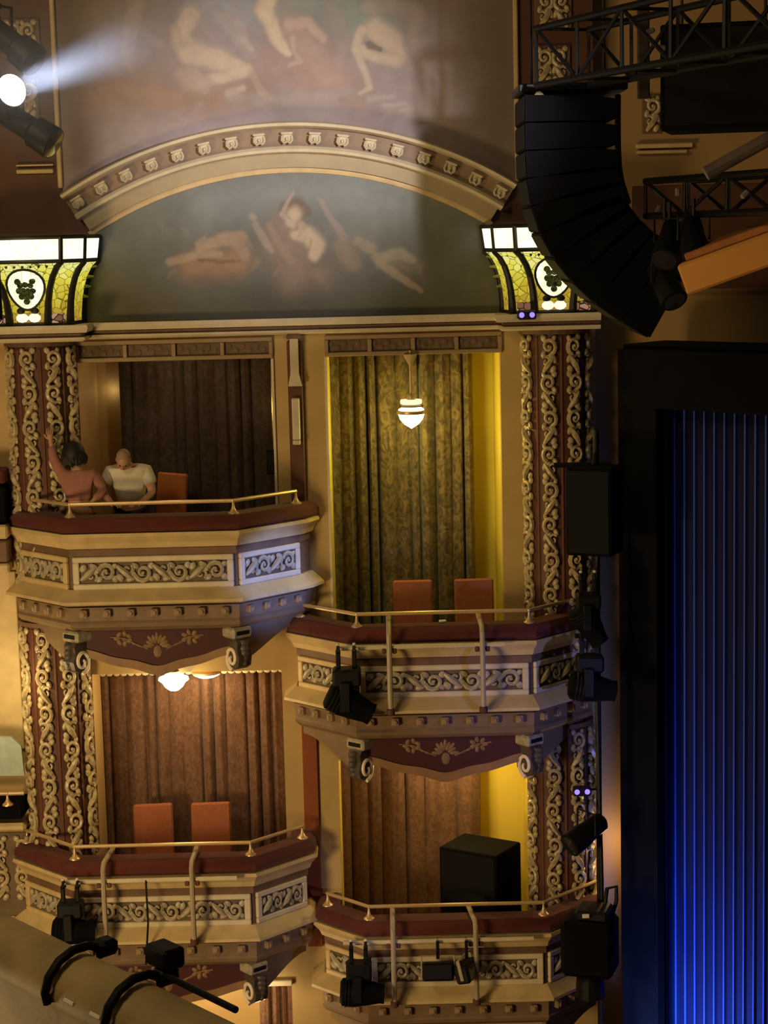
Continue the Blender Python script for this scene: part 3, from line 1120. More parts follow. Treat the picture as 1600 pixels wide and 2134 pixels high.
def corbel(x, y, zt, side, label):
    """scrolled console under a box corner; side -1 at the left corner, +1 at the right"""
    t = thing('corbel', label, 'corbel', (x, y, zt - .5), 'scrolled corbels under the boxes')
    base = Matrix.Translation((x, y, zt)) @ Matrix.Rotation(R(40 * side), 4, 'Z')
    r3 = base.to_3x3()
    b = MB()
    b.box(base @ Vector((0, .0, -.06)), (.25, .24, .12), r3, b=.02)
    b.build('cap_block', giltgrey, t)
    MB().box(base @ Vector((0, -.121, -.06)), (.17, .012, .045), r3, b=.004).build('cap_slot', black, t)
    # console: profile in y-z extruded over x
    prof = [(-.10, -.12), (-.13, -.17), (-.12, -.25), (-.15, -.33), (-.13, -.42), (-.06, -.46), (.03, -.45), (.10, -.38), (.12, -.12)]
    vs = [(-.085, p[0], p[1]) for p in prof] + [(.085, p[0], p[1]) for p in prof]
    n = len(prof)
    fs = [tuple(range(n)), tuple(range(2 * n - 1, n - 1, -1))] + [(i, i + n, (i + 1) % n + n, (i + 1) % n) for i in range(n)]
    MB().add(vs, fs, base).build('console', bronze, t)
    # acanthus on the front
    b = MB()
    for k in range(5):
        b.ball(base @ Vector((0, -.135 - .01 * math.sin(k), -.17 - .055 * k)), (.06 - .006 * k, .02, .04), 7)
    b.build('leaf', bronze, t, True)
    # volute on the inner side
    pth, rs = [], []
    for i in range(22):
        q = i / 21
        a = -PI * .5 + q * 2 * PI * 1.35
        r = .098 * (1 - q) ** .75 + .016
        pth.append(base @ Vector((-side * (.088 + .012 * q), -.035 - side * 0 + r * math.cos(a) * .9, -.335 + r * math.sin(a) * 1.15)))
        rs.append(.024 * (1 - .35 * q))
    MB().tube(pth, rs, 7).build('volute', volute_m, t, True)
    return t


for nm, (xl, xr, zr) in {'upper left': (-3.345, -1.585, 6.22), 'upper right': (-.333, 1.536, 4.96), 'lower left': (-3.47, -1.53, 2.46), 'lower right': (-.285, 1.653, 1.70)}.items():
    if nm == 'lower right':
        continue
    corbel(xl + .03, -.80, zr - 1.36, -1, 'left scrolled corbel with lit pale volute under the %s box' % nm)
    corbel(xr - .03, -.80, zr - 1.36, 1, 'right scrolled corbel with lit pale volute under the %s box' % nm)


# --------------------------------------------------------------- curtains
def curtain(x0, x1, z0, z1, y, folds, m, label, amp=.045, seed=1, header=None):
    rnd = random.Random(seed)
    t = thing('curtain', label, 'curtain', ((x0 + x1) / 2, y, z0))
    nx, nz = folds * 16, 10
    ph = []
    acc = 0
    for i in range(nx + 1):
        acc += (1 + .65 * math.sin(i * .17 + seed) * math.sin(i * .063 + seed * 2))
        ph.append(acc)
    ph = [p / ph[-1] * folds * 2 * PI for p in ph]
    am = [amp * (.68 + .32 * math.sin(i * .10 + seed * 3)) for i in range(nx + 1)]
    vs, fs = [], []
    for j in range(nz + 1):
        v = j / nz
        for i in range(nx + 1):
            u = i / nx
            yy = am[i] * (1.1 - .25 * v) * (1.0 - 2.0 * abs(math.sin(ph[i] / 2 + .07 * math.sin(v * 4 + i * .05))) ** .55) + .10 * am[i] * math.sin(2.3 * ph[i] + 1)
            vs.append((x0 + (x1 - x0) * u, y + yy, z0 + (z1 - z0) * v))
    for j in range(nz):
        for i in range(nx):
            q = j * (nx + 1) + i
            fs.append((q, q + 1, q + nx + 2, q + nx + 1))
    o = MB().add(vs, fs).build('drape', m, t, True)
    sm = o.modifiers.new('cloth', 'SOLIDIFY')
    sm.thickness = .012
    if header:
        b = MB()
        b.box(((x0 + x1) / 2, y - .075, z1 + .03), (x1 - x0, .03, .07), b=.006)
        n = 26
        for i in range(n):
            u = x0 + (x1 - x0) * (i + .5) / n
            b.ball((u, y - .075, z1 - .005), ((x1 - x0) / n * .5, .012, .03), 6)
        b.build('scalloped_heading', header, t)
    return t


curtain(-3.02, -1.27, 5.24, 7.70, 1.15, 11, damask_dark, 'shaded brown curtain closed across the upper left box', seed=2)
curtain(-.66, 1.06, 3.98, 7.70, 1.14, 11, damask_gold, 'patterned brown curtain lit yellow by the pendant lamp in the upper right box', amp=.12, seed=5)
curtain(-3.32, -1.18, 1.48, 4.06, .62, 13, damask, 'brown damask curtain behind two chairs in the lower left box', seed=7, amp=.055, header=cream_lt)
curtain(-.66, 1.06, .72, 3.2, 1.10, 8, damask, 'brown damask curtain left of the black loudspeaker in the lower right box', amp=.06, seed=9)
curtain(-1.62, -1.16, -1.15, .52, .7, 4, damask, 'short strip of maroon curtain at the bottom edge in the ground floor opening', seed=4)


# --------------------------------------------------------------- chairs
def chair(x, y, zf, rot, fab, label, group=None, w=.44, bh=1.08):
    t = thing('chair', label, 'chair', (x, y, zf), group)
    base = Matrix.Translation((x, y, zf)) @ Matrix.Rotation(rot, 4, 'Z')
    r3 = base.to_3x3()
    MB().box(base @ Vector((0, 0, .47)), (w, .44, .09), r3, b=.025).build('seat', fab, t)
    lean = r3 @ Matrix.Rotation(R(-7), 3, 'X')
    MB().box(base @ Vector((0, .24, .80)), (w, .07, bh - .52), lean, b=.02).build('backrest', fab, t)
    MB().box(base @ Vector((0, .275, .78)), (w - .04, .02, bh - .56), lean, b=.005).build('back_shell', wood, t)
    for sx in (-1, 1):
        for sy in (-1, 1):
            MB().tube([base @ Vector((sx * (w / 2 - .04), sy * .17, .43)), base @ Vector((sx * (w / 2 - .02), sy * .20, .0))], [.02, .014], 6).build('leg', wood, t)
    return t


pU = at(860, 1230, .1)
pU2 = at(991, 1230, .1)
chair(pU.x, -.05, 3.96, 0, chairfab, 'terracotta chair nearer the pilaster in the upper right box', bh=1.25)
chair(pU2.x, -.05, 3.96, R(3), chairfab, 'terracotta chair beside the yellow-lit wall in the upper right box', bh=1.25)
pU = at(323, 1710, .2)
pU2 = at(442, 1710, .2)
chair(pU.x, -.02, 1.46, R(5), chairfab, 'left of the two terracotta chairs in the lower left box', w=.45, bh=1.19)
chair(pU2.x, -.02, 1.46, R(3), chairfab, 'right of the two terracotta chairs in the lower left box', w=.45, bh=1.19)
pU = at(326, 1040, .3)
chair(pU.x, .28, 5.22, R(-38), orangefab, 'orange chair close behind the man in the white T-shirt', bh=1.22)


# --------------------------------------------------------------- people
def skin_mesh(nodes, edges, root, sub=2):
    names = list(nodes)
    me = bpy.data.meshes.new('tmp')
    me.from_pydata([nodes[n][0] for n in names], [(names.index(a), names.index(c)) for a, c in edges], [])
    o = bpy.data.objects.new('tmp', me)
    C.objects.link(o)
    mo = o.modifiers.new('s', 'SKIN')
    mo.use_smooth_shade = True
    sv = me.skin_vertices[0].data
    for i, n in enumerate(names):
        r = nodes[n][1]
        sv[i].radius = (r, r) if not isinstance(r, tuple) else r
        sv[i].use_root = (n == root)
    ss = o.modifiers.new('u', 'SUBSURF')
    ss.levels = ss.render_levels = sub
    dg = bpy.context.evaluated_depsgraph_get()
    ev = o.evaluated_get(dg)
    m2 = ev.to_mesh()
    vs = [tuple(v.co) for v in m2.vertices]
    fs = [tuple(p.vertices) for p in m2.polygons]
    ev.to_mesh_clear()
    bpy.data.objects.remove(o)
    bpy.data.meshes.remove(me)
    return vs, fs


def head_geo(b, c, rot):
    """head with brow, nose, mouth, chin and ears; faces -y before rot"""
    Tm = Matrix.Translation(c) @ rot.to_4x4()
    n, h = 20, 16
    vs = []
    for i in range(h + 1):
        t = -PI / 2 + PI * i / h
        for k in range(n):
            a = 2 * PI * k / n
            x, y, z = math.cos(t) * math.sin(a), -math.cos(t) * math.cos(a), math.sin(t)
            w = 1.0 if z > 0 else 1 - .32 * z * z
            px_, py_, pz_ = x * .074 * w, y * .094, z * .115
            if y < -.5 and z < -.45:
                py_ -= .012       # chin
            if y < -.8 and -.05 < z < .12 and abs(x) > .2:
                py_ += .010       # eye sockets
            if y < -.7 and .12 < z < .35:
                py_ -= .004       # brow
            if y > .3 and z < -.3:
                py_ -= .03 * (-z)
            vs.append((px_, py_, pz_))
    fs = []
    for i in range(h):
        for k in range(n):
            fs.append((i * n + k, i * n + (k + 1) % n, (i + 1) * n + (k + 1) % n, (i + 1) * n + k))
    b.add(vs, fs, Tm)
    b.add([(-.010, -.088, .018), (.010, -.088, .018), (.017, -.086, -.024), (-.017, -.086, -.024), (0, -.116, -.020), (0, -.094, .022)],
          [(0, 5, 4, 3), (5, 1, 2, 4), (3, 4, 2)], Tm)
    for s in (-1, 1):
        b.ball(Tm @ Vector((s * .076, .008, -.002)), (.010, .018, .030), 7, rot)
    b.ball(Tm @ Vector((0, -.090, -.050)), (.024, .008, .008), 7, rot)
    return Tm


def hand_nodes(nodes, edges, pre, wrist, tip_dir, side_dir, curl):
    """palm and five fingers chained from the wrist"""
    w = Vector(wrist)
    d = Vector(tip_dir).normalized()
    s = Vector(side_dir).normalized()
    cn = Vector(curl).normalized()
    nodes[pre + 'palm'] = (w + d * .055, (.034, .022))
    edges.append((pre + 'wrist', pre + 'palm'))
    for i, (o, L) in enumerate(((-.030, .062), (-.010, .074), (.011, .070), (.030, .054))):
        k = w + d * .092 + s * o
        nodes['%sf%da' % (pre, i)] = (k, .0105)
        nodes['%sf%db' % (pre, i)] = (k + d * L * .5 + cn * .012, .009)
        nodes['%sf%dc' % (pre, i)] = (k + d * L * .75 + cn * .036, .0078)
        edges += [(pre + 'palm', '%sf%da' % (pre, i)), ('%sf%da' % (pre, i), '%sf%db' % (pre, i)), ('%sf%db' % (pre, i), '%sf%dc' % (pre, i))]
    nodes[pre + 'ta'] = (w + d * .04 - s * .045 + cn * .01, .012)
    nodes[pre + 'tb'] = (w + d * .08 - s * .062 + cn * .02, .010)
    edges += [(pre + 'palm', pre + 'ta'), (pre + 'ta', pre + 'tb')]


# man, leaning over with bowed head
mp = at(266, 1000, -.40)
mx = mp.x
ZF = 5.22
t = thing('person', 'man in a white T-shirt standing with bowed head at the upper left box rail', 'person', (mx, -.15, ZF))
nd = {'pelvis': ((mx, -.14, ZF + .90), (.15, .12)), 'belly': ((mx, -.19, ZF + 1.03), (.15, .115)), 'chest': ((mx, -.30, ZF + 1.22), (.17, .115)),
      'necklow': ((mx, -.385, ZF + 1.34), (.075, .065)), 'necktop': ((mx, -.45, ZF + 1.385), .055)}
ed = [('pelvis', 'belly'), ('belly', 'chest'), ('chest', 'necklow'), ('necklow', 'necktop')]
for s, p in ((-1, 'l'), (1, 'r')):
    nd[p + 'sho'] = ((mx + s * .195, -.335, ZF + 1.275), .068)
    nd[p + 'elb'] = ((mx + s * .265, -.40, ZF + 1.05), .047)
    nd[p + 'wrist'] = ((mx + s * .16, -.58, ZF + .965), .030)
    ed += [('chest', p + 'sho'), (p + 'sho', p + 'elb'), (p + 'elb', p + 'wrist')]
    hand_nodes(nd, ed, p, nd[p + 'wrist'][0], (-s * .75, -.65, -.02), (-s * .65, .75, 0), (0, -.2, -1))
    nd[p + 'hip'] = ((mx + s * .095, -.12, ZF + .84), .10)
    nd[p + 'knee'] = ((mx + s * .11, -.16, ZF + .47), .062)
    nd[p + 'ank'] = ((mx + s * .12, -.10, ZF + .09), .042)
    nd[p + 'toe'] = ((mx + s * .14, -.28, ZF + .035), .034)
    ed += [('pelvis', p + 'hip'), (p + 'hip', p + 'knee'), (p + 'knee', p + 'ank'), (p + 'ank', p + 'toe')]
vs, fs = skin_mesh(nd, ed, 'pelvis')
b = MB().add(vs, fs)
hr = Matrix.Rotation(R(46), 3, 'X') @ Matrix.Rotation(R(6), 3, 'Y')
hc = Vector((mx - .02, -.525, ZF + 1.425))
Tm = head_geo(b, hc, hr)
b.build('body', skin, t, True)
for s in (-1, 1):
    MB().ball(Tm @ Vector((s * .030, -.086, .012)), .010, 7).build('eye', black, t, True)
b = MB()
vsx = []
hb = MB().ball((0, .014, .028), (.079, .095, .098), 18)
keep = [f for f in hb.f if all(hb.v[i][2] > .03 + .35 * max(0, -hb.v[i][1] - .02) for i in f)]
b.add(hb.v, keep, Tm)
b.build('cropped_hair', greyhair, t, True)
tn = {'a': ((mx, -.15, ZF + .955), (.182, .150)), 'b': ((mx, -.20, ZF + 1.06), (.178, .142)), 'c': ((mx, -.305, ZF + 1.225), (.195, .14)), 'd': ((mx, -.375, ZF + 1.325), (.092, .082))}
te = [('a', 'b'), ('b', 'c'), ('c', 'd')]
for s in (-1, 1):
    tn['s%d' % s] = ((mx + s * .20, -.337, ZF + 1.272), .088)
    tn['e%d' % s] = ((mx + s * .252, -.382, ZF + 1.125), .074)
    te += [('c', 's%d' % s), ('s%d' % s, 'e%d' % s)]
vs, fs = skin_mesh(tn, te, 'a')
MB().add(vs, fs).build('t_shirt', whitefab, t, True)
tn = {'a': ((mx, -.145, ZF + .96), (.172, .140))}
te = []
for s in (-1, 1):
    tn['h%d' % s] = ((mx + s * .097, -.125, ZF + .83), .118)
    tn['k%d' % s] = ((mx + s * .11, -.16, ZF + .47), .083)
    tn['n%d' % s] = ((mx + s * .12, -.10, ZF + .13), .066)
    te += [('a', 'h%d' % s), ('h%d' % s, 'k%d' % s), ('k%d' % s, 'n%d' % s)]
vs, fs = skin_mesh(tn, te, 'a')
MB().add(vs, fs).build('trousers', darkfab, t, True)

# woman with her back turned, one arm raised
wp = at(163, 1000, -.52)
wx, wy = wp.x, -.52
t = thing('person', 'woman in a pink top with black hair seen from behind with one arm raised', 'person', (wx, wy, ZF))
nd = {'pelvis': ((wx, wy, ZF + .86), (.145, .11)), 'waist': ((wx, wy, ZF + 1.0), (.115, .09)), 'chest': ((wx, wy, ZF + 1.20), (.135, .095)),
      'necklow': ((wx, wy + .01, ZF + 1.345), (.06, .055)), 'necktop': ((wx - .01, wy + .02, ZF + 1.40), .048)}
ed = [('pelvis', 'waist'), ('waist', 'chest'), ('chest', 'necklow'), ('necklow', 'necktop')]
arms = {'l': ((wx - .165, wy, ZF + 1.29), (wx - .245, wy - .03, ZF + 1.46), (wx - .275, wy + .0, ZF + 1.64)),
        'r': ((wx + .165, wy, ZF + 1.28), (wx + .265, wy + .03, ZF + 1.10), (wx + .14, wy - .05, ZF + .98))}
for p, (a, e, w) in arms.items():
    nd[p + 'sho'] = (a, .058)
    nd[p + 'elb'] = (e, .040)
    nd[p + 'wrist'] = (w, .027)
    ed += [('chest', p + 'sho'), (p + 'sho', p + 'elb'), (p + 'elb', p + 'wrist')]
hand_nodes(nd, ed, 'l', arms['l'][2], (-.1, .15, 1), (1, .1, 0), (0, 1, .2))
hand_nodes(nd, ed, 'r', arms['r'][2], (-.8, -.1, -.45), (-.3, 0, .9), (0, 1, 0))
for s, p in ((-1, 'L'), (1, 'R')):
    nd[p + 'hip'] = ((wx + s * .09, wy, ZF + .80), .105)
    nd[p + 'knee'] = ((wx + s * .09, wy, ZF + .45), .06)
    nd[p + 'ank'] = ((wx + s * .09, wy - .03, ZF + .085), .038)
    nd[p + 'toe'] = ((wx + s * .11, wy + .14, ZF + .032), .03)
    ed += [('pelvis', p + 'hip'), (p + 'hip', p + 'knee'), (p + 'knee', p + 'ank'), (p + 'ank', p + 'toe')]
vs, fs = skin_mesh(nd, ed, 'pelvis')
b = MB().add(vs, fs)
hr = Matrix.Rotation(R(172), 3, 'Z') @ Matrix.Rotation(R(-6), 3, 'X') @ Matrix.Rotation(R(8), 3, 'Y')
hc = Vector((wx - .035, wy + .03, ZF + 1.505))
Tm = head_geo(b, hc, hr)
b.build('body', skin, t, True)
b = MB()
b.ball(Tm @ Vector((0, .022, .012)), (.125, .12, .128), 18, hr)
for k in range(12):
    a = k * PI / 11
    b.ball(Tm @ Vector((.112 * math.cos(a), .03 + .08 * math.sin(a), -.055 + .015 * math.sin(k * 2.3))), (.040, .038, .062), 7, hr)
b.build('hair', hairm, t, True)
tn = {'a': ((wx, wy, ZF + .985), (.165, .125)), 'b': ((wx, wy, ZF + 1.05), (.148, .115)), 'c': ((wx, wy, ZF + 1.205), (.158, .118)), 'd': ((wx, wy + .005, ZF + 1.325), (.08, .07))}
te = [('a', 'b'), ('b', 'c'), ('c', 'd')]
for p, (a, e, w) in arms.items():
    e, w, a = Vector(e), Vector(w), Vector(a)
    tn[p + 's'] = (a, .075)
    tn[p + 'e'] = (e, .062)
    tn[p + 'w'] = (e.lerp(w, .8), .044)
    te += [('c', p + 's'), (p + 's', p + 'e'), (p + 'e', p + 'w')]
vs, fs = skin_mesh(tn, te, 'a')
MB().add(vs, fs).build('pink_top', pinkfab, t, True)
tn = {'a': ((wx, wy, ZF + .965), (.158, .122))}
te = []
for s in (-1, 1):
    tn['h%d' % s] = ((wx + s * .09, wy, ZF + .79), .118)
    tn['k%d' % s] = ((wx + s * .09, wy, ZF + .45), .075)
    tn['n%d' % s] = ((wx + s * .09, wy - .03, ZF + .12), .058)
    te += [('a', 'h%d' % s), ('h%d' % s, 'k%d' % s), ('k%d' % s, 'n%d' % s)]
vs, fs = skin_mesh(tn, te, 'a')
MB().add(vs, fs).build('trousers', darkfab, t, True)

# --------------------------------------------------------------- stained glass capital lamps
band_glow = glass_glow('opal_band_glass', [(1.0, .96, .62), (1.0, 1.0, .80), (.95, .93, .72)], 1.35, 5, (.75, .72, .30), edge=.008)
leaf_glow = glass_glow('leaf_glass', [(.30, .12, .03), (.55, .40, .03), (.82, .74, .08), (.92, .95, .45)], .95, 13, (.16, .13, .01), zsplit=(8.12, 8.80), edge=.035)
shield_glow = glass_glow('shield_glass', [(.95, .92, .55), (1, 1, .78)], 1.25, 10, (.62, .60, .22), edge=.02)
grape_m = glass_glow('grape_glass', [(.05, .055, .01), (.16, .15, .03)], .5, 30, (.02, .02, .01))
base_glow = glow('opal_base_glass', (1.0, .95, .72), 1.1)
amber_glow = glass_glow('amber_base_glass', [(.22, .09, .04), (.75, .45, .28)], .7, 14, (.05, .02, .01))


leaf_green = mat('green_leaf_glass', (.30, .30, .08), .3)


def capital_lamp(xc, label):
    t = thing('stained_glass_lamp', label, 'lamp', (xc, -.05, 8.11))
    angs = [-90, -52, -30, 30, 52, 90]
    yc = -.02
    prof = [(8.12, .50), (8.22, .505), (8.36, .525), (8.50, .565), (8.62, .625), (8.72, .71), (8.775, .795)]
    k0 = 1.0

    KX = {30: (.20, .415, .43), 52: (.43, .625, .645), 90: (.50, .70, .735)}
    KY = {30: (-.44, -.72, -.75), 52: (-.40, -.50, -.52), 90: (0, -.02, -.02)}

    def P(a, r, z):
        q = (r - .50) / .295
        kx, ky = KX[abs(a)], KY[abs(a)]
        e = max(0, min(1, (z - 8.775) / .245))
        qq = min(1, q)
        x = kx[0] + (kx[1] - kx[0]) * qq + (kx[2] - kx[1]) * e
        y = ky[0] + (ky[1] - ky[0]) * qq + (ky[2] - ky[1]) * e
        return Vector((xc + (x if a > 0 else -x), yc + y, z))
    # flare facets
    for i in range(5):
        a0, a1 = angs[i], angs[i + 1]
        vs, fs = [], []
        n = len(prof)
        for (z, r) in prof:
            vs += [P(a0, r, z), P(a1, r, z)]
        for j in range(n - 1):
            fs.append((2 * j, 2 * j + 1, 2 * j + 3, 2 * j + 2))
        o = MB().add(vs, fs).build('leaf_pane' if i != 2 else 'cartouche_pane', leaf_glow, t)
        o.modifiers.new('th', 'SOLIDIFY').thickness = .008
        # upper band pane
        vs = [P(a0, .80, 8.79), P(a1, .80, 8.79), P(a1, .835, 9.02), P(a0, .835, 9.02)]
        o = MB().add(vs, [(0, 1, 2, 3)]).build('band_pane', band_glow, t)
        o.modifiers.new('th', 'SOLIDIFY').thickness = .008
    # lead cames along ribs and rims
    b = MB()
    for a in angs:
        b.tube([P(a, r + .006, z) for z, r in prof], [.046, .042, .038, .036, .036, .036, .036], 8)
        b.tube([P(a, .80, 8.775), P(a, .845, 9.03)], .026, 6)
    for z, r in ((8.78, .805), (9.03, .84), (8.115, .505)):
        b.tube([P(a, r, z) for a in angs], .024, 6)
    b.build('lead_frame', leadm, t)
    # front cartouche: shield with grapes, scrolled base
    yf = lambda z: yc - .44 - .28 * (np.interp(z, [p[0] for p in prof], [p[1] for p in prof]) - .50) / .295 - .012
    out = []
    for k in range(24):
        a = 2 * PI * k / 24
        x = .195 * math.sin(a) * (1 + .22 * math.cos(a))
        z = 8.485 + .215 * math.cos(a)
        out.append((x, z))
    b = MB()
    vs = [(xc + x, yf(z), z) for x, z in out] + [(xc + x, yf(z) + .03, z) for x, z in out]
    n = 24
    b.add(vs, [tuple(range(n)), tuple(range(2 * n - 1, n - 1, -1))] + [(i, i + n, (i + 1) % n + n, (i + 1) % n) for i in range(n)])
    b.build('shield_pane', shield_glow, t)
    MB().tube([(xc + x, yf(z) - .004, z) for x, z in out + out[:1]], .014, 5).build('shield_came', leadm, t)
    for (gx, gz) in ((-.045, .05), (0, .055), (.045, .05), (-.06, .0), (-.02, .0), (.02, .0), (.06, .0), (-.04, -.05), (0, -.05), (.04, -.05), (0, -.095), (-.065, .08), (.065, .085)):
        MB().ball((xc + gx * 1.2, yf(8.47 + gz * 1.2) - .026, 8.475 + gz * 1.2), (.036, .02, .036), 8).build('grape', grape_m, t, True)
    b = MB()
    for s in (-1, 1):
        b.ball((xc + s * .065, yf(8.18) - .012, 8.185), (.07, .015, .05), 9)
    b.build('opal_scroll_base', base_glow, t, True)
    for s in (-1, 1):
        MB().ball((xc + s * .075, yf(8.27) - .006, 8.26), (.045, .012, .035), 8).build('scroll_eye', leadm, t, True)
        MB().box((xc + s * .315, yc - .435, 8.175), (.15, .012, .10), Matrix.Rotation(R(10 * s), 3, 'Z'), b=.004).build('amber_base_pane', amber_glow, t)
    # cresting beads
    for k in range(9):
        x = -.34 + .085 * k
        MB().ball((xc + x, yf(8.72) - .02, 8.735), (.016, .010, .026), 6).build('bead_cresting', leadm, t)
    # wavy leaves escaping at the side
    for s in (-1, 1):
        for k in range(4):
            MB().tube([(xc + s * (.60 - .03 * k), yc - .03, 8.70 - .10 * k), (xc + s * (.69 - .035 * k), yc - .04, 8.71 - .11 * k)], [.026, .010], 6).build('side_leaf', leaf_green, t, True)
    # top plate
    poly = [tuple(P(a, .83, 9.03).xy) for a in angs]
    MB().slab(poly, 9.03, 9.05).build('top_plate', leadm, t)
    light('capital_glow', 'POINT', (xc, -.98, 8.95), 4, (1, .85, .35), shadow_soft_size=.15)
    return t


capital_lamp(-3.73, 'glowing leaded glass capital lamp at the left edge')
capital_lamp(1.86, 'glowing leaded glass capital lamp half hidden by the black line array')


# --------------------------------------------------------------- room lamps
def globe_light(p, power, col, r=.06):
    light('globe_bulb', 'POINT', p, power, col, shadow_soft_size=r)


glow_y = glow('warm_yellow_globe', (1.0, .93, .52), 6.0)
glow_w = glow('warm_white_globe', (1.0, .90, .62), 5.0)

p = at(857, 866, -.06)
t = thing('pendant_lamp', 'glowing globe pendant hanging before the curtain of the upper right box', 'lamp', tuple(p))
MB().tube([(p.x, p.y, ZL + .05), (p.x, p.y, p.z + .22)], .012, 8).build('rod', brass, t)
MB().lathe([(.075, ZL - .02), (.06, ZL - .06), (.015, ZL - .14), (.012, ZL - .20)], (p.x, p.y, .03), 14).build('ceiling_rose', cream, t, True)
MB().lathe([(.03, .24), (.045, .22), (.05, .17), (.03, .155)], (p.x, p.y, p.z), 14).build('collar', brass, t, True)
MB().lathe([(.115, .175), (.12, .15), (.115, .13), (.10, .125)], (p.x, p.y, p.z), 18).build('glowing_gallery', glow('gallery_glow', (1, .85, .4), 1.6), t, True)
MB().lathe([(.08, .125), (.135, .11), (.14, .10), (.08, .09)], (p.x, p.y, p.z), 18).build('holder', mat('dark_brass', (.16, .10, .03), .4, .6), t, True)
b = MB()
b.lathe([(.0, -.145), (.03, -.125), (.08, -.095), (.125, -.04), (.145, .02), (.14, .07), (.10, .095)], (p.x, p.y, p.z), 20)
MB().lathe([(.152, .02), (.160, .035), (.160, .05), (.145, .06)], (p.x, p.y, p.z), 20).build('globe_band', brass, t, True)
o = b.build('globe', glow_y, t, True)
globe_light((p.x, p.y - .02, p.z - .22), 30, (1.0, .80, .16))
globe_light((p.x, p.y + .62, p.z - .15), 16, (1.0, .78, .16))

p = at(362, 1420, -.12)
t = thing('ceiling_lamp', 'glowing bowl lamp under the ceiling of the lower left box', 'lamp', tuple(p))
MB().lathe([(.0, -.11), (.05, -.10), (.10, -.06), (.13, -.01), (.17, .02), (.165, .045), (.12, .06), (.09, .085), (.06, .10)], (p.x, p.y, p.z), 20).build('bowl', glow_w, t, True)
MB().lathe([(.06, .10), (.07, .12), (.03, .16), (.02, .26)], (p.x, p.y, p.z), 12).build('stem', brass, t, True)
globe_light((p.x, p.y - .03, p.z - .2), 24, (1.0, .68, .28))
p = at(430, 1402, .28)
t = thing('ceiling_lamp', 'flat glowing ceiling light behind the bowl lamp in the lower left box', 'lamp', tuple(p))
MB().lathe([(.0, -.05), (.10, -.045), (.15, -.02), (.16, .0)], (p.x, p.y, p.z), 20).build('diffuser', glow_w, t, True)
MB().lathe([(.17, .0), (.17, .02), (.12, .06)], (p.x, p.y, p.z), 20).build('rim', brass, t, True)
globe_light((p.x, p.y - .05, p.z - .15), 12, (1.0, .66, .26))
p = at(351, 749, .55)
t = thing('downlight', 'tiny white downlight at the lintel of the upper left box', 'lamp', tuple(p))
MB().lathe([(.045, -.0), (.05, .02), (.05, .04)], (p.x, p.y, p.z), 14).build('glowing_lens', glow('downlight_glow', (1, .93, .75), 3), t)
MB().lathe([(.055, .03), (.06, .05), (.05, .09)], (p.x, p.y, p.z), 14).build('housing', whitepl, t)
globe_light((p.x, p.y - .2, p.z - .20), 6.5, (1.0, .70, .36))
globe_light((-3.12, 1.30, 7.25), .5, (1.0, .78, .42))
globe_light((-1.25, 1.30, 7.0), 2, (1.0, .78, .42))
# lamp of the lower right box, above the pelmet line
t = thing('ceiling_lamp', 'ceiling lamp of the lower right box hidden behind the pelmet', 'lamp', (.75, .5, 3.18))
MB().lathe([(.0, -.09), (.08, -.07), (.13, -.02), (.13, .0)], (.75, .5, 3.18), 16).build('bowl', glow_w, t, True)
MB().lathe([(.14, .0), (.14, .02), (.05, .065)], (.75, .5, 3.18), 16).build('rim', brass, t, True)
globe_light((.75, .45, 2.98), 34, (1.0, .72, .24))
# unseen lamp and bare light added to brighten the ground floor passage
t = thing('ceiling_lamp', 'unseen ceiling lamp added to light the ground floor passage at bottom left', 'lamp', (-2.2, .6, .55))
MB().lathe([(.0, -.09), (.08, -.07), (.13, -.02), (.13, .0)], (-2.2, .6, .55), 16).build('bowl', glow_w, t, True)
MB().lathe([(.14, .0), (.14, .02), (.05, .065)], (-2.2, .6, .55), 16).build('rim', brass, t, True)
globe_light((-2.2, .45, .36), 50, (1.0, .76, .42))
globe_light((-1.5, -.45, .42), 9, (1.0, .76, .42))
b = MB()
b.box((-2.28, -.03, .53), (2.2, .07, .07), b=.01)
struct(b.build('trim_10', cream_lt), 'pale lintel of the ground floor opening at the bottom')


# --------------------------------------------------------------- lighting bars and fittings on the box fronts
clampm = mat('brown_clamp', (.12, .05, .03), .5)


def bar_with_hangers(xl, xr, zr, hang, label, tilt):
    t = thing('lighting_bar', label, 'pipe', ((xl + xr) / 2, -1.08, zr - .33))
    MB().tube([(xl, -1.10, zr - .31), (xr, -1.10, zr - .31)], .026, 10).build('crossbar', cream_lt, t, True)
    for h, dx in zip(hang, tilt):
        b = MB()
        b.tube([(h + dx, -.66, zr - .075), (h + dx, -.70, zr - .06), (h, -1.06, zr - .12), (h, -1.135, zr - .17), (h, -1.145, zr - .5), (h, -1.135, zr - 1.0)], [.024, .028, .028, .028, .028, .028], 8)
        b.build('hanger', pipe, t, True)
        MB().lathe([(.03, -.03), (.045, -.02), (.045, .03), (.03, .045)], (h, -1.13, zr - 1.01), 10).build('rubber_foot', mat('brown_rubber', (.10, .045, .03), .7), t, True)
        for s in (-1, 1):
            MB().box((h + s * .055, -1.10, zr - .345), (.05, .05, .07), b=.01).build('clamp_plate', clampm, t)
    return t


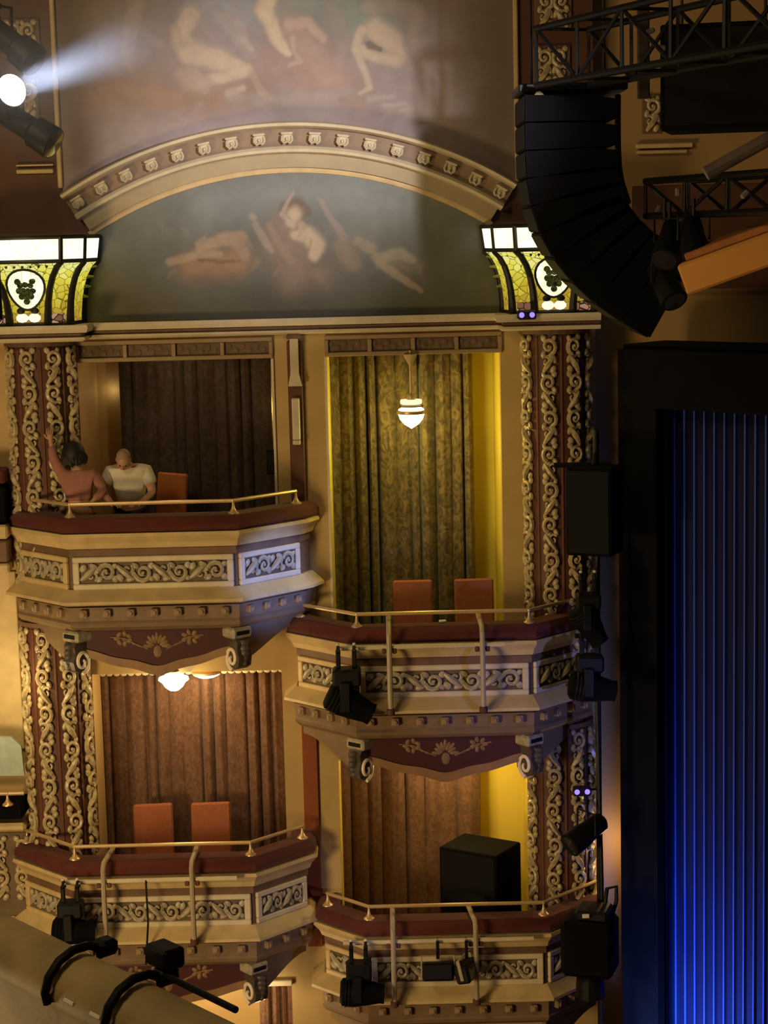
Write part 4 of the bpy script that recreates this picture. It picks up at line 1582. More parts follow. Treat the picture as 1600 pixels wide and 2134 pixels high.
U = lambda px, py, y: at(px, py, y).x
bar_with_hangers(U(700, 1338, -1.1), U(1050, 1338, -1.1), 4.96, (U(812, 1400, -1.12), U(1006, 1400, -1.12)), 'pale pipe and two hangers across the front of the upper right box', (.0, -.02))
bar_with_hangers(U(130, 1838, -1.1), U(494, 1838, -1.1), 2.46, (U(218, 1880, -1.12), U(402, 1880, -1.12)), 'pale pipe and two hangers across the front of the lower left box', (.06, .03))
bar_with_hangers(U(715, 1970, -1.1), U(1112, 1965, -1.1), 1.70, (U(820, 2000, -1.12), U(992, 2000, -1.12)), 'pale pipe and two hangers across the front of the lower right box', (.0, -.06))


def moving_light(x, zt, label, head=35, y=-1.22, s=1.0, flip=1):
    """moving head lamp hanging from two clamps"""
    t = thing('moving_light', label, 'stage light', (x, y, zt - .6 * s))
    for k in (-1, 1):
        b = MB()
        b.tube([(x + k * .085 * s, y - .05 * s, zt), (x + k * .085 * s, y + .06, zt + .04), (x + k * .085 * s, y + .14, zt), (x + k * .085 * s, y + .12, zt - .05)], .018 * s, 6)
        b.box((x + k * .085 * s, y, zt - .09 * s), (.05 * s, .05 * s, .22 * s), b=.008)
        c = b.build('hook_clamp', black, t)
        MB().ball((x + k * .085 * s, y + .02, zt + .075), (.02, .02, .016), 7).build('wing_bolt', whitepl, c, True)
    MB().box((x, y, zt - .27 * s), (.30 * s, .24 * s, .19 * s), b=.025 * s).build('base', black, t)
    for k in (-1, 1):
        MB().box((x + .0 + k * .02, y + k * .15 * s, zt - .46 * s), (.11 * s, .045 * s, .32 * s), b=.012).build('yoke_arm', black, t)
    rot = Matrix.Rotation(R(90 + head) * flip, 3, 'Y')
    c = Vector((x, y, zt - .55 * s))
    prof = [(.12, -.23), (.16, -.20), (.17, -.05), (.155, .02), (.145, .10), (.115, .24), (.12, .29)]
    h = MB().lathe([(r * s, z * s) for r, z in prof], c, 18, rot).build('lamp_head', blackm, t, True)
    MB().lathe([(.105 * s, .292 * s), (.06 * s, .304 * s), (.0, .308 * s)], c, 16, rot).build('lens', lens, h, True)
    for q in range(3):
        MB().lathe([(.168 * s, (-.17 + .04 * q) * s), (.176 * s, (-.16 + .04 * q) * s), (.168 * s, (-.15 + .04 * q) * s)], c, 18, rot).build('cooling_rib', black, h, True)
    return t


moving_light(U(722, 1400, -1.22), 4.96 - .32, 'black moving light hung at the left of the upper right box front', 28)
moving_light(U(148, 1900, -1.22), 2.46 - .32, 'black moving light hung at the left of the lower left box front', 4, s=.9)
moving_light(U(748, 2030, -1.22), 1.70 - .32, 'black moving light hung at the left of the lower right box front', 4, s=.92)


def small_flood(x, zt, label, yaw, roll):
    y = -1.16
    t = thing('flood_light', label, 'stage light', (x, y, zt - .35))
    b = MB()
    b.tube([(x, y + .04, zt + .02), (x, y + .10, zt + .02), (x, y + .09, zt - .05)], .014, 6)
    b.box((x, y, zt - .07), (.035, .04, .20), b=.006)
    b.build('hook_clamp', black, t)
    rot = Matrix.Rotation(R(yaw), 3, 'Z') @ Matrix.Rotation(R(roll), 3, 'Y') @ Matrix.Rotation(R(-14), 3, 'X')
    c = Vector((x, y - .03, zt - .30))
    MB().box(c, (.34, .16, .19), rot, b=.02).build('lamp_box', black, t)
    MB().box(c + rot @ Vector((0, -.082, 0)), (.29, .012, .14), rot, b=.004).build('lens', lens, t)
    b = MB()
    for k in (-1, 1):
        b.box(c + rot @ Vector((k * .178, 0, .06)), (.016, .04, .225), rot, b=.004)
    b.box(c + rot @ Vector((0, 0, .165)), (.37, .04, .014), rot, b=.004)
    b.build('yoke', pipe, t)
    return t


small_flood(U(912, 1990, -1.16), 1.70 - .32, 'small black flood light facing us on the lower right box bar', 0, 0)
small_flood(U(972, 1990, -1.16), 1.70 - .32, 'small black flood light turned sideways on the lower right box bar', 68, 0)

# cable hanging from the lower left bar
p0, p1 = at(304, 1838, -1.13), at(304, 2010, -1.13)
tag(MB().tube([(p0.x, -1.11, 2.46 - .30), tuple(p0), (p0.x + .005, -1.14, (p0.z + p1.z) / 2), tuple(p1)], .011, 6).build('hanging_cable', black), 'thin black cable hanging down the lower left box front', 'cable')

# papers resting on the velvet of the upper right box
p = at(922, 1309, -.72)
tag(MB().box((p.x, -.76, 4.96 - .113), (.075, .05, .024), Matrix.Rotation(.3, 3, 'Z'), b=.006).build('folded_paper', labelw), 'small white folded paper on the upper right box armrest', 'paper')

p = at(562, 958, .3)
t = thing('loudspeaker', 'tiny dark loudspeaker on the right jamb of the upper left box', 'speaker', tuple(p))
MB().box((LB[1] - .045, .11, p.z), (.09, .16, .27), b=.012).build('cabinet', blackm, t)
MB().box((LB[1] - .045, .026, p.z), (.07, .01, .24), b=.003).build('grille', blackg, t)

# big loudspeaker in the lower right box
p = at(1003, 1830, -.25)
t = thing('loudspeaker', 'big plain black loudspeaker cabinet standing in the lower right box', 'speaker', (p.x, -.18, .70))
rot = Matrix.Rotation(R(-32), 3, 'Z')
ztop = at(975, 1790, -.55).z
MB().box((p.x, -.05, (ztop + 1.05) / 2), (.74, .58, ztop - 1.05), rot, b=.015).build('cabinet', blackm, t)
MB().box(Vector((p.x, -.05, (ztop + 1.05) / 2)) + rot @ Vector((0, -.292, 0)), (.68, .012, ztop - 1.11), rot, b=.004).build('grille', blackg, t)
for sx in (-1, 1):
    for sy in (-1, 1):
        MB().box(Vector((p.x, -.05, .875)) + rot @ Vector((sx * .28, sy * .24, 0)), (.06, .06, .36), rot).build('leg', black, t)

# --------------------------------------------------------------- line array
YA = -3.5
k = 17.5 / 4000
front = [(1084, 205), (1084, 262), (1085, 319), (1088, 375), (1098, 431), (1116, 486), (1143, 536), (1180, 583), (1226, 626), (1280, 664), (1338, 697)]
P3 = [at(x, y, YA) for x, y in front]
t = thing('line_array', 'tall curved black line array of loudspeakers hanging before the right of the arch', 'speaker', (P3[0].x + .4, YA, P3[0].z))
for i in range(len(P3) - 1):
    a, c = P3[i], P3[i + 1]
    d = (c - a)
    L = d.length
    d.normalize()
    th = math.atan2(-d.x, -d.z)        # tilt from straight down
    nrm = Vector((-d.z, 0, d.x))       # pointing to the back (right)
    if nrm.x < 0:
        nrm = -nrm
    D = .80 if i < 5 else .76
    m1, m2 = a + d * .006, c - d * .006
    q1 = m1 + nrm * D + d * L * .16
    q2 = m2 + nrm * D - d * L * .10
    mid1 = m1 + nrm * D * .72 + d * L * .04
    mid2 = m2 + nrm * D * .72 - d * L * .03
    poly = [(m1.x, m1.z), (mid1.x, mid1.z), (q1.x, q1.z), (q2.x, q2.z), (mid2.x, mid2.z), (m2.x, m2.z)]
    cb = MB().prism(poly, YA - .55, YA + .55).build('cabinet', blackm, t)
    g0, g1 = a + d * .02 - nrm * .012, c - d * .02 - nrm * .012
    gm0, gm1 = a + d * .02, c - d * .02
    MB().prism([(g0.x, g0.z), (gm0.x, gm0.z), (gm1.x, gm1.z), (g1.x, g1.z)], YA - .52, YA + .52).build('grille', blackg, cb)
    hb = MB()
    hc = (q1 + q2) / 2
    hb.box((hc.x + .01, YA - .50, hc.z), (.05, .05, L * 1.0), Matrix.Rotation(th, 3, 'Y'), b=.01)
    hb.build('rigging_plate', black, cb)
MB().box((P3[0].x + .43, YA, P3[0].z + .06), (.95, .9, .07), b=.01).build('flying_frame', black, t)
for dx in (.1, .75):
    MB().tube([(P3[0].x + dx, YA, P3[0].z + .09), (P3[0].x + dx, YA, P3[0].z + 2.4)], .014, 6).build('chain', black, t)
MB().ball((P3[0].x + .13, YA - .46, P3[0].z - .02), (.045, .03, .05), 8).build('shackle', mat('pale_shackle', (.5, .45, .34), .4), t, True)


# --------------------------------------------------------------- trusses
def truss(A, B, w, h, label, bays=7):
    t = thing('lighting_truss', label, 'truss', tuple((A + B) / 2))
    d = (B - A).normalized()
    side = Vector((-d.y, d.x, 0)).normalized() * w
    up = Vector((0, 0, h))
    cs = [Vector((0, 0, 0)), side, up, side + up]
    for c in cs:
        MB().tube([A + c, B + c], .030, 8).build('chord', black, t, True)
    L = (B - A).length
    for i in range(bays + 1):
        p = A + d * L * i / bays
        MB().tube([p, p + up, p + side + up, p + side, p], .020, 6).build('frame', black, t)
        if i < bays:
            q = A + d * L * (i + 1) / bays
            e, f = (p, q + up) if i % 2 else (p + up, q)
            MB().tube([e, f], .018, 6).build('diagonal', black, t)
            MB().tube([e + side, f + side], .018, 6).build('diagonal', black, t)
    return t


A1 = at(1118, 178, -4.3)
A1 = Vector((A1.x, A1.y, A1.z))
B1 = A1 + Vector((2.2, -5.6, 0))
truss(A1, B1, .5, .47, 'upper black lighting truss running toward us at the top right', 8)
A2 = at(1345, 450, -3.9)
truss(A2, A2 + Vector((1.6, -5.0, 0)), .42, .30, 'lower black lighting truss beside the line array', 7)

# verticals hanging near the truss
b = MB()
p = at(1340, 40, -4.6)
tag(MB().box((p.x, -4.6, p.z + .3), (.10, .06, 1.9), b=.01).build('hanging_strut', mat('dark_brown_strut', (.055, .038, .028), .6)), 'dark brown upright strut behind the upper truss', 'strut')

# big suspended black cabinet
p = at(1495, 165, -4.5)
t = thing('loudspeaker', 'large black suspended loudspeaker cabinet at the top right edge', 'speaker', tuple(p))
rot = Matrix.Rotation(R(-14), 3, 'Z')
MB().box((p.x + .06, -4.5, p.z), (1.0, .8, .86), rot, b=.015).build('cabinet', blackm, t)
MB().box(Vector((p.x + .06, -4.5, p.z)) + rot @ Vector((0, -.405, 0)), (.92, .014, .78), rot, b=.004).build('grille', blackg, t)
for dx in (-.3, .4):
    MB().tube([(p.x + dx, -4.5, p.z + .42), (p.x + dx, -4.5, p.z + 1.6)], .014, 6).build('chain', black, t)


# lamps hung on the lower truss
def par_can(p, aim, label, s=1.0, m=None, hang=.32):
    t = thing('stage_lamp', label, 'stage light', tuple(p))
    q = (Vector(aim) - Vector(p)).normalized().to_track_quat('Z', 'Y').to_matrix()
    body = MB().lathe([(.055 * s, -.22 * s), (.09 * s, -.19 * s), (.10 * s, -.02 * s), (.115 * s, .06 * s), (.118 * s, .22 * s), (.10 * s, .225 * s)], p, 18, q).build('barrel', m or black, t, True)
    MB().lathe([(.095 * s, .227 * s), (.0, .235 * s)], p, 16, q).build('lens', lens, t)
    b = MB()
    pp = Vector(p)
    xx = q @ Vector((1, 0, 0))
    b.tube([pp + xx * .13 * s, pp + xx * .13 * s + Vector((0, 0, .20 * s)), pp - xx * .13 * s + Vector((0, 0, .20 * s)), pp - xx * .13 * s], .012, 6)
    b.tube([pp + Vector((0, 0, .20 * s)), pp + Vector((0, 0, hang))], .018, 6)
    b.build('yoke', black, t)
    return t


for i, (x, y, yy) in enumerate(((1395, 505, -4.6), (1445, 500, -5.0), (1385, 590, -4.4))):
    p = at(x, y, yy)
    par_can(p, p + Vector((-.2 + .2 * i, -.5, -.5)), ('black lamp under the lower truss nearest the line array', 'black lamp under the lower truss above the ochre panel', 'lowest black lamp hanging behind the line array tail')[i], hang=(.34, .34, .72)[i])
# pale barndoor flecks: shackles catching the light
for i, (x, y, yy) in enumerate(((1412, 400, -4.4), (1372, 436, -3.9), (1552, 405, -6.4), (1355, 65, -5.0), (1378, 100, -5.2))):
    p = at(x, y, yy)
    tag(MB().box(p, (.045, .04, .075), Matrix.Rotation(.4 * i, 3, 'Y'), b=.012).build('shackle', mat('dull_steel', (.26, .24, .22), .35, .3)),
        ('small steel shackle in the middle of the lower truss', 'small steel shackle at the left end of the lower truss', 'small steel shackle on the lower truss near the right edge', 'small steel shackle left of the suspended cabinet', 'small steel shackle touching the suspended cabinet')[i], 'shackle')

# ochre panel and grey spar behind the rig
p = at(1545, 535, -5.2)
t = thing('ochre_panel', 'tilted ochre boxed panel under the lower truss at the right edge', 'panel', tuple(p))
rot = Matrix.Rotation(R(-20), 3, 'Y') @ Matrix.Rotation(R(-20), 3, 'Z')
MB().box(p, (.95, .5, .26), rot, b=.02).build('board', mat('ochre_panel_paint', (.62, .28, .06), .6, var=.1, scale=1), t)
MB().box(p + rot @ Vector((0, .02, .16)), (.80, .42, .07), rot, b=.01).build('darker_top', mat('burnt_ochre_paint', (.34, .13, .03), .6), t)
p0, p1 = at(1470, 362, -6.5), at(1640, 268, -6.5)
tag(MB().tube([p0, p1], .055, 10).build('grey_spar', mat('grey_spar_paint', (.16, .12, .10), .5)), 'pale brown diagonal spar above the lower truss at the right', 'spar')

# mouldings on the ochre splay wall behind the array
b = MB()
x0 = at(1335, 310, .3).x
b.box((x0 + .25, .26, at(1335, 305, .3).z), (.62, .08, .05), b=.01)
b.box((x0 + .22, .25, at(1335, 318, .3).z), (.55, .10, .035), b=.008)
struct(b.build('trim_11', cream), 'small ledge moulding on the ochre wall right of the line array')
b = MB()
b.box((x0 + .75, .20, (at(1335, 330, .3).z + 7.6) / 2 + .2), (1.7, .2, at(1335, 330, .3).z - 8.6), b=.01)
struct(b.build('wall_right', redbrown), 'dark red-brown wall face under the ledge right of the line array')
MB().box((at(1440, 320, .28).x, .2, at(1440, 320, .28).z), (.06, .1, .6), b=.01)

# --------------------------------------------------------------- stage portal and blue curtain
pa = at(1291, 1400, -.55)
PA = Vector((pa.x, -.55, 0))
uu = Vector((.7071, -.7071, 0))
nn = Vector((-.7071, -.7071, 0))


def pquad(b, s0, s1, n0, n1, z0, z1):
    poly = []
    for s_, n_ in ((s0, n0), (s1, n0), (s1, n1), (s0, n1)):
        q = PA + uu * s_ + nn * n_
        poly.append((q.x, q.y))
    b.slab(poly, z0, z1)
    return b


ZP = at(1291, 728, -.55).z
ZH = at(1365, 850, -.8).z
t = thing('stage_portal', 'black false proscenium leg and header framing the blue stage curtain', 'portal', (PA.x, PA.y, -1.2))
pquad(MB(), 0, .50, -.12, 0, -1.2, ZP).build('portal_leg', blackm, t)
pquad(MB(), .50, 3.6, -.12, 0, ZH, ZP).build('portal_header', blackm, t)
pquad(MB(), 0, 3.6, -.85, -.80, -1.2, ZP).build('backing_flat', blackm, t)
pquad(MB(), 0, .05, -.80, -.12, -1.2, ZP).build('return_flat', blackm, t)
pquad(MB(), 0, 3.6, -.85, -.1, ZP, ZP + .05).build('top_flat', blackm, t)

bm_ = bpy.data.materials.new('blue_satin')
bm_.use_nodes = True
bs = bm_.node_tree.nodes['Principled BSDF']
bs.inputs['Base Color'].default_value = (.005, .009, .05, 1)
bs.inputs['Roughness'].default_value = .6
bs.inputs['Specular IOR Level'].default_value = .15
vs, fs = [], []
pitch = .128
S0, S1 = .30, 3.4
sec = [(0.0, .0), (.016, .012), (.030, .030), (.044, .040), (.058, .030), (.072, .012), (.088, .0)]
row = []
for c_ in range(int((S1 - S0) / pitch)):
    for ds, dn in sec:
        row.append((S0 + pitch * c_ + ds * .6, dn * .7))
nz = 8
nr = len(row)
for j in range(nz + 1):
    z = -1.15 + (ZP - .05 + 1.15) * j / nz
    for s_, dn in row:
        q = PA + uu * s_ + nn * (-.42 + dn)
        vs.append((q.x, q.y, z))
for j in range(nz):
    for i in range(nr - 1):
        q = j * nr + i
        fs.append((q, q + 1, q + nr + 1, q + nr))
cordm = mat('pale_blue_braid', (.06, .13, .62), .6, var=.05, spec=.1)  # added strips whose lighter blue paints the highlights along the pleats
t = thing('stage_curtain', 'pleated blue-lit stage curtain at the right edge', 'curtain', (PA.x + 1, PA.y - 1, -1.2))
o = MB().add(vs, fs).build('drape', bm_, t, True)
o.modifiers.new('cloth', 'SOLIDIFY').thickness = .01
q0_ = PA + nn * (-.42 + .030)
highlight_me = MB().tube([(0, 0, -1.15), (0, 0, ZP - .06)], .0105, 6).mesh('braid', cordm, True)
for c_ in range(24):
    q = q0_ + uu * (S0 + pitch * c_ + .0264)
    place('braid', highlight_me, t, Matrix.Translation(q))
# blue stage lamps on the stage floor, raking up the curtain
q = PA + uu * .95 + nn * .95
light('blue_floor_lamp', 'SPOT', (q.x, q.y, -.9), 900, (.11, .25, 1.0), tuple(PA + uu * .75 - nn * .42 + Vector((0, 0, .9))), spot_size=R(72), spot_blend=1.0, shadow_soft_size=.16)
q = PA + uu * .9 + nn * .12
light('blue_boom', 'SPOT', (q.x, q.y, .2), 26, (.07, .14, 1.0), tuple(PA + uu * .75 - nn * .42 + Vector((0, 0, 5.0))), spot_size=R(60), spot_blend=1.0, shadow_soft_size=.1)

# --------------------------------------------------------------- dark boom and speakers beside the portal
XB = at(1248, 1700, -1.0).x
t = thing('lighting_boom', 'tall black vertical boom pipe between the carved columns and the portal', 'pipe', (XB, -1.0, -1.2))
MB().tube([(XB, -1.0, -1.2), (XB, -1.0, 6.9)], .032, 10).build('pole', black, t, True)
MB().tube([(XB - .01, -1.04, -1.2), (XB + .02, -1.05, 2.0), (XB - .02, -1.04, 4.2), (XB + .01, -1.05, 6.5)], .022, 6).build('cable', black, t, True)
p = at(1228, 1056, -1.0)
t = thing('loudspeaker', 'black loudspeaker on the boom at the height of the upper right box', 'speaker', tuple(p))
rot = Matrix.Rotation(R(-24), 3, 'Z')
MB().box((p.x + .03, -1.22, p.z), (.50, .42, .92), rot, b=.02).build('cabinet', blackm, t)
MB().box(Vector((p.x + .03, -1.22, p.z)) + rot @ Vector((0, -.215, 0)), (.44, .012, .86), rot, b=.004).build('grille', blackg, t)
MB().tube([(p.x + .03, -1.2, p.z + .45), (XB, -1.0, p.z + .56)], .03, 8).build('bracket', black, t)
MB().tube([(p.x - .38, -1.1, p.z + .46), (p.x + .2, -1.1, p.z + .46)], .028, 8).build('side_arm', black, t)
p = at(1222, 1250, -1.1)
moving_light(p.x, p.z + .25, 'black moving light on the boom below the loudspeaker', 60, y=-1.25, s=.85)
p = at(1225, 1360, -1.1)
moving_light(p.x, p.z + .18, 'black moving light on the boom beside the blue-lit panel', 10, y=-1.25, s=.95)
boom_arm = MB().tube([(XB, -1.0, p.z + .16), (p.x, -1.13, p.z + .19), (p.x - .14, -1.13, p.z + .19)], .026, 8).build('boom_arm', black)
tag(boom_arm, 'short black side arm of the boom carrying the lower moving light', 'pipe')
p = at(1222, 1735, -1.15)
par_can(p, p + Vector((-.6, -.4, -.3)), 'black lamp on the boom beside the lower right column', 1.15)
p = at(1228, 1960, -1.25)
t = thing('loudspeaker', 'large black stage unit with a loop handle at the bottom of the boom', 'speaker', tuple(p))
rot = Matrix.Rotation(R(-18), 3, 'Z')
MB().box((p.x, -1.3, p.z - .02), (.56, .46, .62), rot, b=.05).build('housing', blackm, t)
MB().box((p.x + .05, -1.28, p.z + .33), (.36, .36, .12), rot, b=.03).build('top_cap', black, t)
MB().tube([(p.x + .16, -1.2, p.z + .26), (p.x + .20, -1.2, p.z + .56), (p.x + .30, -1.2, p.z + .58), (p.x + .30, -1.2, p.z + .42), (p.x + .24, -1.2, p.z + .22)], .022, 8).build('loop_handle', black, t, True)
MB().box((p.x - .06, -1.48, p.z + .36), (.075, .012, .045), b=.004).build('label_plate', labelw, t)
MB().lathe([(.16, -.60), (.15, -.40), (.08, -.33)], (p.x, -1.3, p.z), 14).build('foot', black, t)

viol = glow('violet_led', (.30, .20, 1.0), 1.6)
for i, (x, y, yy, lab) in enumerate(((1097, 656, -.645, 'small fixture with two violet LEDs on the cornice ledge'), (1212, 1648, -1.05, 'small fixture with two violet LEDs on the dark boom'))):
    p = at(x, y, yy)
    t = thing('led_fixture', lab, 'stage light', tuple(p))
    MB().box(p, (.20, .09, .10), b=.015).build('housing', mat('blue_black_housing', (.015, .012, .05), .4), t)
    for s in (-1, 1):
        MB().ball((p.x + s * .055, p.y - .046, p.z), (.03, .012, .03), 9).build('led', viol, t, True)
    MB().tube([(p.x, p.y + .04, p.z), (XB if i else p.x, -1.0 if i else p.y + .06, p.z)], .012, 6).build('bracket', black, t)

# --------------------------------------------------------------- profile spots on the near boom at the upper left
YS = -6.0
XS = at(-28, 200, YS).x
t = thing('lighting_boom', 'black vertical pipe carrying the spotlights at the upper left edge', 'pipe', (XS, YS, 8.5))
MB().tube([(XS, YS, 8.4), (XS, YS, 12.4)], .035, 10).build('pole', black, t, True)


def profile_spot(pc, tip, label, lit=False):
    """long profile lantern: rear housing, lens tube, yoke; tip = front end"""
    pc, tip = Vector(pc), Vector(tip)
    d = (tip - pc).normalized()
    q = d.to_track_quat('Z', 'Y').to_matrix()
    L = (tip - pc).length
    t = thing('profile_spotlight', label, 'stage light', tuple(pc))
    MB().box(pc - d * .16, (.22, .22, .30), q, b=.04).build('lamp_house', black, t)
    MB().lathe([(.085, -.03), (.095, .02), (.095, L * .55), (.125, L * .62), (.130, L * .97), (.125, L)], pc, 18, q).build('lens_tube', black, t, True)
    if lit:
        MB().lathe([(.119, L + .002), (.117, L + .008), (.0, L + .014)], pc, 24, q).build('lit_lens', glow('spot_lens_glow', (.97, .98, 1), 14), t)
    else:
        MB().lathe([(.115, L + .002), (.0, L + .010)], pc, 18, q).build('lens', lens, t)
    xx = q @ Vector((1, 0, 0))
    m_ = pc + d * .1
    MB().tube([m_ + xx * .13, m_ + xx * .14 + Vector((0, 0, .22)), m_ - xx * .14 + Vector((0, 0, .22)), m_ - xx * .13], .014, 6).build('yoke', black, t)
    MB().tube([m_ + Vector((0, 0, .22)), Vector((XS, YS, m_.z + .24))], .022, 8).build('clamp_arm', black, t)
    k = MB()
    k.ball(m_ + xx * .15, (.022, .022, .022), 7)
    k.build('yoke_knob', mat('steel_knob', (.45, .42, .38), .4, .4), t, True)
    return t


profile_spot(at(-15, 60, YS), at(72, 128, YS - .15), 'upper dark profile spotlight at the top left corner')
lp = at(24, 188, YS - .35)
bd = Vector((.66, -.74, .13)).normalized()
profile_spot(lp - bd * .5, lp, 'middle profile spotlight with a dazzling white lens and a visible beam', lit=True)
profile_spot(at(10, 235, YS), at(112, 300, YS - .12), 'lower dark profile spotlight pointing down right at the upper left')
light('spot_beam', 'SPOT', tuple(lp + bd * .05), 2200, (.62, .72, 1.0), tuple(lp + bd * 5), spot_size=R(13), spot_blend=.5, shadow_soft_size=.09)
# thin stage haze around the beam, where the light can be seen in it
hm = bpy.data.materials.new('thin_haze')
hm.use_nodes = True
nt = hm.node_tree
nt.nodes.remove(nt.nodes['Principled BSDF'])
vsn = nt.nodes.new('ShaderNodeVolumeScatter')
vsn.inputs['Density'].default_value = .075
vsn.inputs['Anisotropy'].default_value = .2
nt.links.new(vsn.outputs[0], nt.nodes['Material Output'].inputs['Volume'])
tc = nt.nodes.new('ShaderNodeTexCoord')
sg = nt.nodes.new('ShaderNodeTexGradient')
sg.gradient_type = 'SPHERICAL'
mpn = nt.nodes.new('ShaderNodeMapping')
mpn.inputs['Scale'].default_value = (1 / 1.35, 1 / 1.5, 1 / .75)
nt.links.new(tc.outputs['Object'], mpn.inputs['Vector'])
nt.links.new(mpn.outputs[0], sg.inputs['Vector'])
mpw = nt.nodes.new('ShaderNodeMath')
mpw.operation = 'MULTIPLY'
mpw.inputs[1].default_value = .20
nt.links.new(sg.outputs['Fac'], mpw.inputs[0])
nt.links.new(mpw.outputs[0], vsn.inputs['Density'])
o = MB().ball((0, 0, 0), (1.35, 1.5, .75), 24).build('haze', hm)
o.location = (lp.x + .30, lp.y - .40, lp.z + .08)
tag(o, 'thin stage haze that shows the white beam of the lit spotlight', 'haze', kind='stuff')

# --------------------------------------------------------------- near ledge with hooks at the bottom left
p0, p1 = at(0, 1893, -11.6), at(0, 0, 0)
z_l = p0.z
ldir = Vector((.66, -.75, 0)).normalized()
nl = Vector((-.75, -.66, 0)).normalized()      # to the near side
A0 = Vector((p0.x, p0.y, 0)) - ldir * 1.2
B0 = A0 + ldir * 4.0
t = thing('balcony_ledge', 'stained tan padded ledge of the near circle at the bottom left corner', 'ledge', tuple(A0 + ldir * 2 + Vector((0, 0, z_l - .5))))
prof = [(0, -.03), (.02, 0), (.07, .010), (.13, .0), (.19, -.035), (.235, -.085), (.25, -.14), (.245, -.19), (.225, -.23), (.225, -.9), (.02, -.9), (.0, -.12)]
vs = [A0 + nl * o_ + Vector((0, 0, z_l + d_)) for o_, d_ in prof] + [B0 + nl * o_ + Vector((0, 0, z_l + d_)) for o_, d_ in prof]
n = len(prof)
MB().add(vs, [tuple(range(n)), tuple(range(2 * n - 1, n - 1, -1))] + [(i, i + n, (i + 1) % n + n, (i + 1) % n) for i in range(n)]).build('padded_top', stained, t, True)


def ledge_pt(px_, py_, o_=0.0, dz=0.0):
    """point on the far edge of the ledge seen at a photo column"""
    best = None
    for i in range(400):
        q = A0 + ldir * (4.0 * i / 399) + Vector((0, 0, z_l))
        v = q - CAM
        xx = CX + F * v.dot(RGT) / v.dot(FWD)
        if best is None or abs(xx - px_) < best[0]:
            best = (abs(xx - px_), q)
    return best[1] + nl * o_ + Vector((0, 0, dz))


for i, pxx in enumerate((195, 320)):
    q = ledge_pt(pxx, 0)
    t = thing('hook_clamp_light', ('left black hook clamp with its lamp over the padded ledge', 'right black hook clamp with its lamp over the padded ledge')[i], 'stage light', tuple(q))
    pts = [q + nl * .265 + Vector((0, 0, -.175)), q + nl * .275 + Vector((0, 0, -.12)), q + nl * .25 + Vector((0, 0, -.05)), q + nl * .19 + Vector((0, 0, .012)), q + nl * .11 + Vector((0, 0, .045)), q + nl * .03 + Vector((0, 0, .045)), q - nl * .03 + Vector((0, 0, .02)), q - nl * .04 + Vector((0, 0, -.03))]
    MB().tube(pts, .022, 8).build('hook', black, t, True)
    rz = Matrix.Rotation(math.atan2(ldir.y, ldir.x), 3, 'Z')
    MB().box(q - nl * .07 + Vector((0, 0, .015)), (.10, .10, .08), rz, b=.02).build('clamp_body', black, t)
    if i == 1:
        MB().box(q - nl * .08 + Vector((0, 0, .10)) + ldir * -.02, (.17, .12, .10), rz, b=.015).build('lamp_box', black, t)
        MB().ball(q + nl * .0 + Vector((0, 0, .062)), .010, 7).build('bolt', whitepl, t, True)
for i, pxx in enumerate((235, 290)):
    q = ledge_pt(pxx, 0, .245, -.125)
    rz = Matrix.Rotation(math.atan2(ldir.y, ldir.x), 3, 'Z')
    tag(MB().box(q, (.085, .02, .012), rz @ Matrix.Rotation(R(70), 3, 'X'), b=.003).build('label_sticker', labelw), ('upper white label stuck on the padded ledge', 'lower white label stuck on the padded ledge')[i], 'label')
q0, q1 = ledge_pt(332, 0, -.04, .03), ledge_pt(480, 0, -.03, .03)
tag(MB().tube([q0, q1], .016, 8).build('safety_rail', black), 'thin black rail running from the right hook to the bottom edge', 'rail')

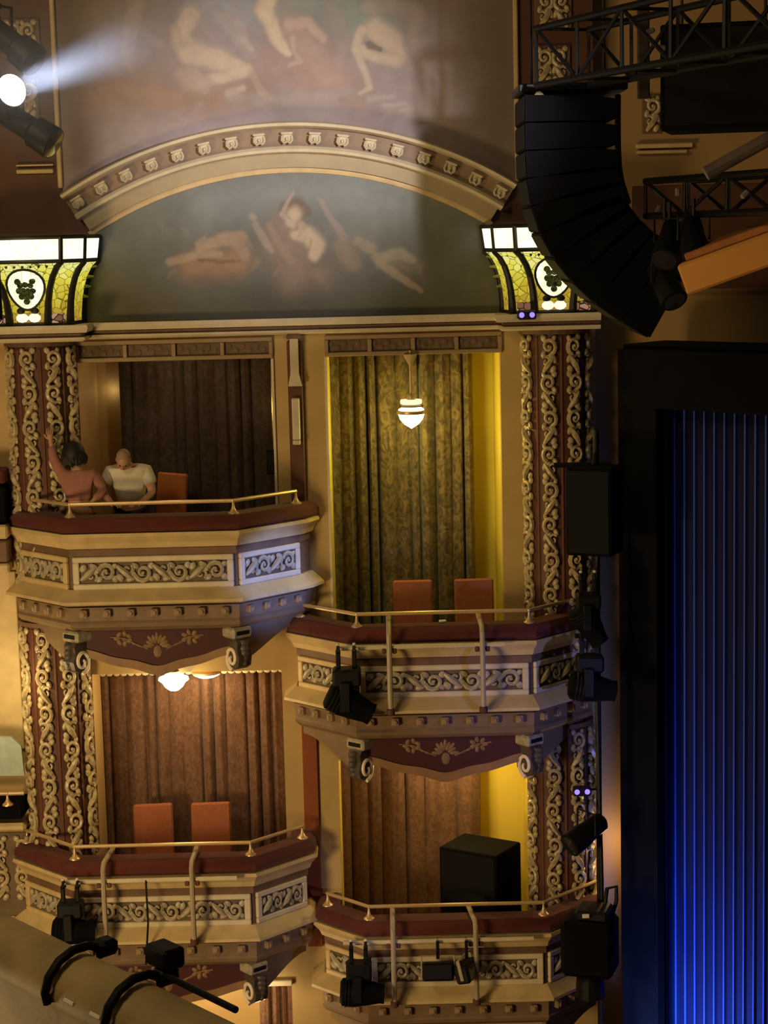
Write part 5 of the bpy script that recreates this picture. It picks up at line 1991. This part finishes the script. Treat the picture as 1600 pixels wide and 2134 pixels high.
# --------------------------------------------------------------- neighbouring circle at the far left edge
t = thing('side_circle', 'end of the neighbouring circle balcony with a pale teal panel at the left edge', 'balcony', (-4.6, -.5, 2.4))
x1 = at(50, 1580, -.35).x
zt, zb = at(20, 1532, -.35).z, at(20, 1612, -.35).z
MB().prism([(x1 - 1.2, zb), (x1, zb - .02), (x1 - .02, zt - .12), (x1 - .12, zt - .02), (x1 - .35, zt), (x1 - 1.2, zt)], -.38, -.33).build('teal_panel', teal, t)
MB().tube([(x1 - 1.2, -.45, zb - .20), (x1 + .0, -.45, zb - .20)], .022, 8).build('rail', brass, t, True)
place('rail_post', post_me, t, Matrix.Translation((at(15, 1650, -.45).x, -.45, zb - .33)))
MB().box((x1 - .62, -.2, zb - .42), (1.2, .5, .16), b=.03).build('dark_upholstery', blackm, t)
MB().box((x1 - .62, -.12, zb - .62), (1.2, .5, .10), b=.03).build('cream_cornice', cream, t)
MB().box((x1 - .62, -.02, zb - 1.2), (1.2, .4, 1.0), b=.02).build('carved_front', panelback, t)
for i in range(2):
    for j in range(2):
        place('carved_scroll', SCR['gilt'][(i + j) % 2], t, Matrix.Translation((x1 - .10 - .25 * i, -.225, zb - .95 - .36 * j)))
b = MB()
xw = at(42, 1350, .0).x
b.box((xw - .5, -.02, (at(0, 1190, 0).z + at(0, 1560, 0).z) / 2), (1.0, .06, at(0, 1190, 0).z - at(0, 1560, 0).z), b=.01)
struct(b.build('wall_left', cream), 'bright cream wall strip at the left edge beside the lower columns')
t = thing('side_circle', 'end of the upper neighbouring balcony at the left edge beside the woman', 'balcony', (-4.5, -.3, 5.6))
xs = at(24, 1100, -.3).x
for nm_, y0_, y1_, mt_ in (('velvet_rail', 975, 1005, velvet), ('dark_band', 1010, 1085, blackm), ('cream_cornice', 1090, 1120, cream), ('brown_front', 1122, 1168, brown), ('lower_cornice', 1170, 1190, cream)):
    za, zb_ = at(10, y0_, -.3).z, at(10, y1_, -.3).z
    MB().box((xs - .52, -.3, (za + zb_) / 2), (1.0, .3, za - zb_ - .004), b=.02).build(nm_, mt_, t)
light('circle_wall_lamp', 'POINT', (xw - .05, -.75, 4.2), 16, (1.0, .72, .30), shadow_soft_size=.1)
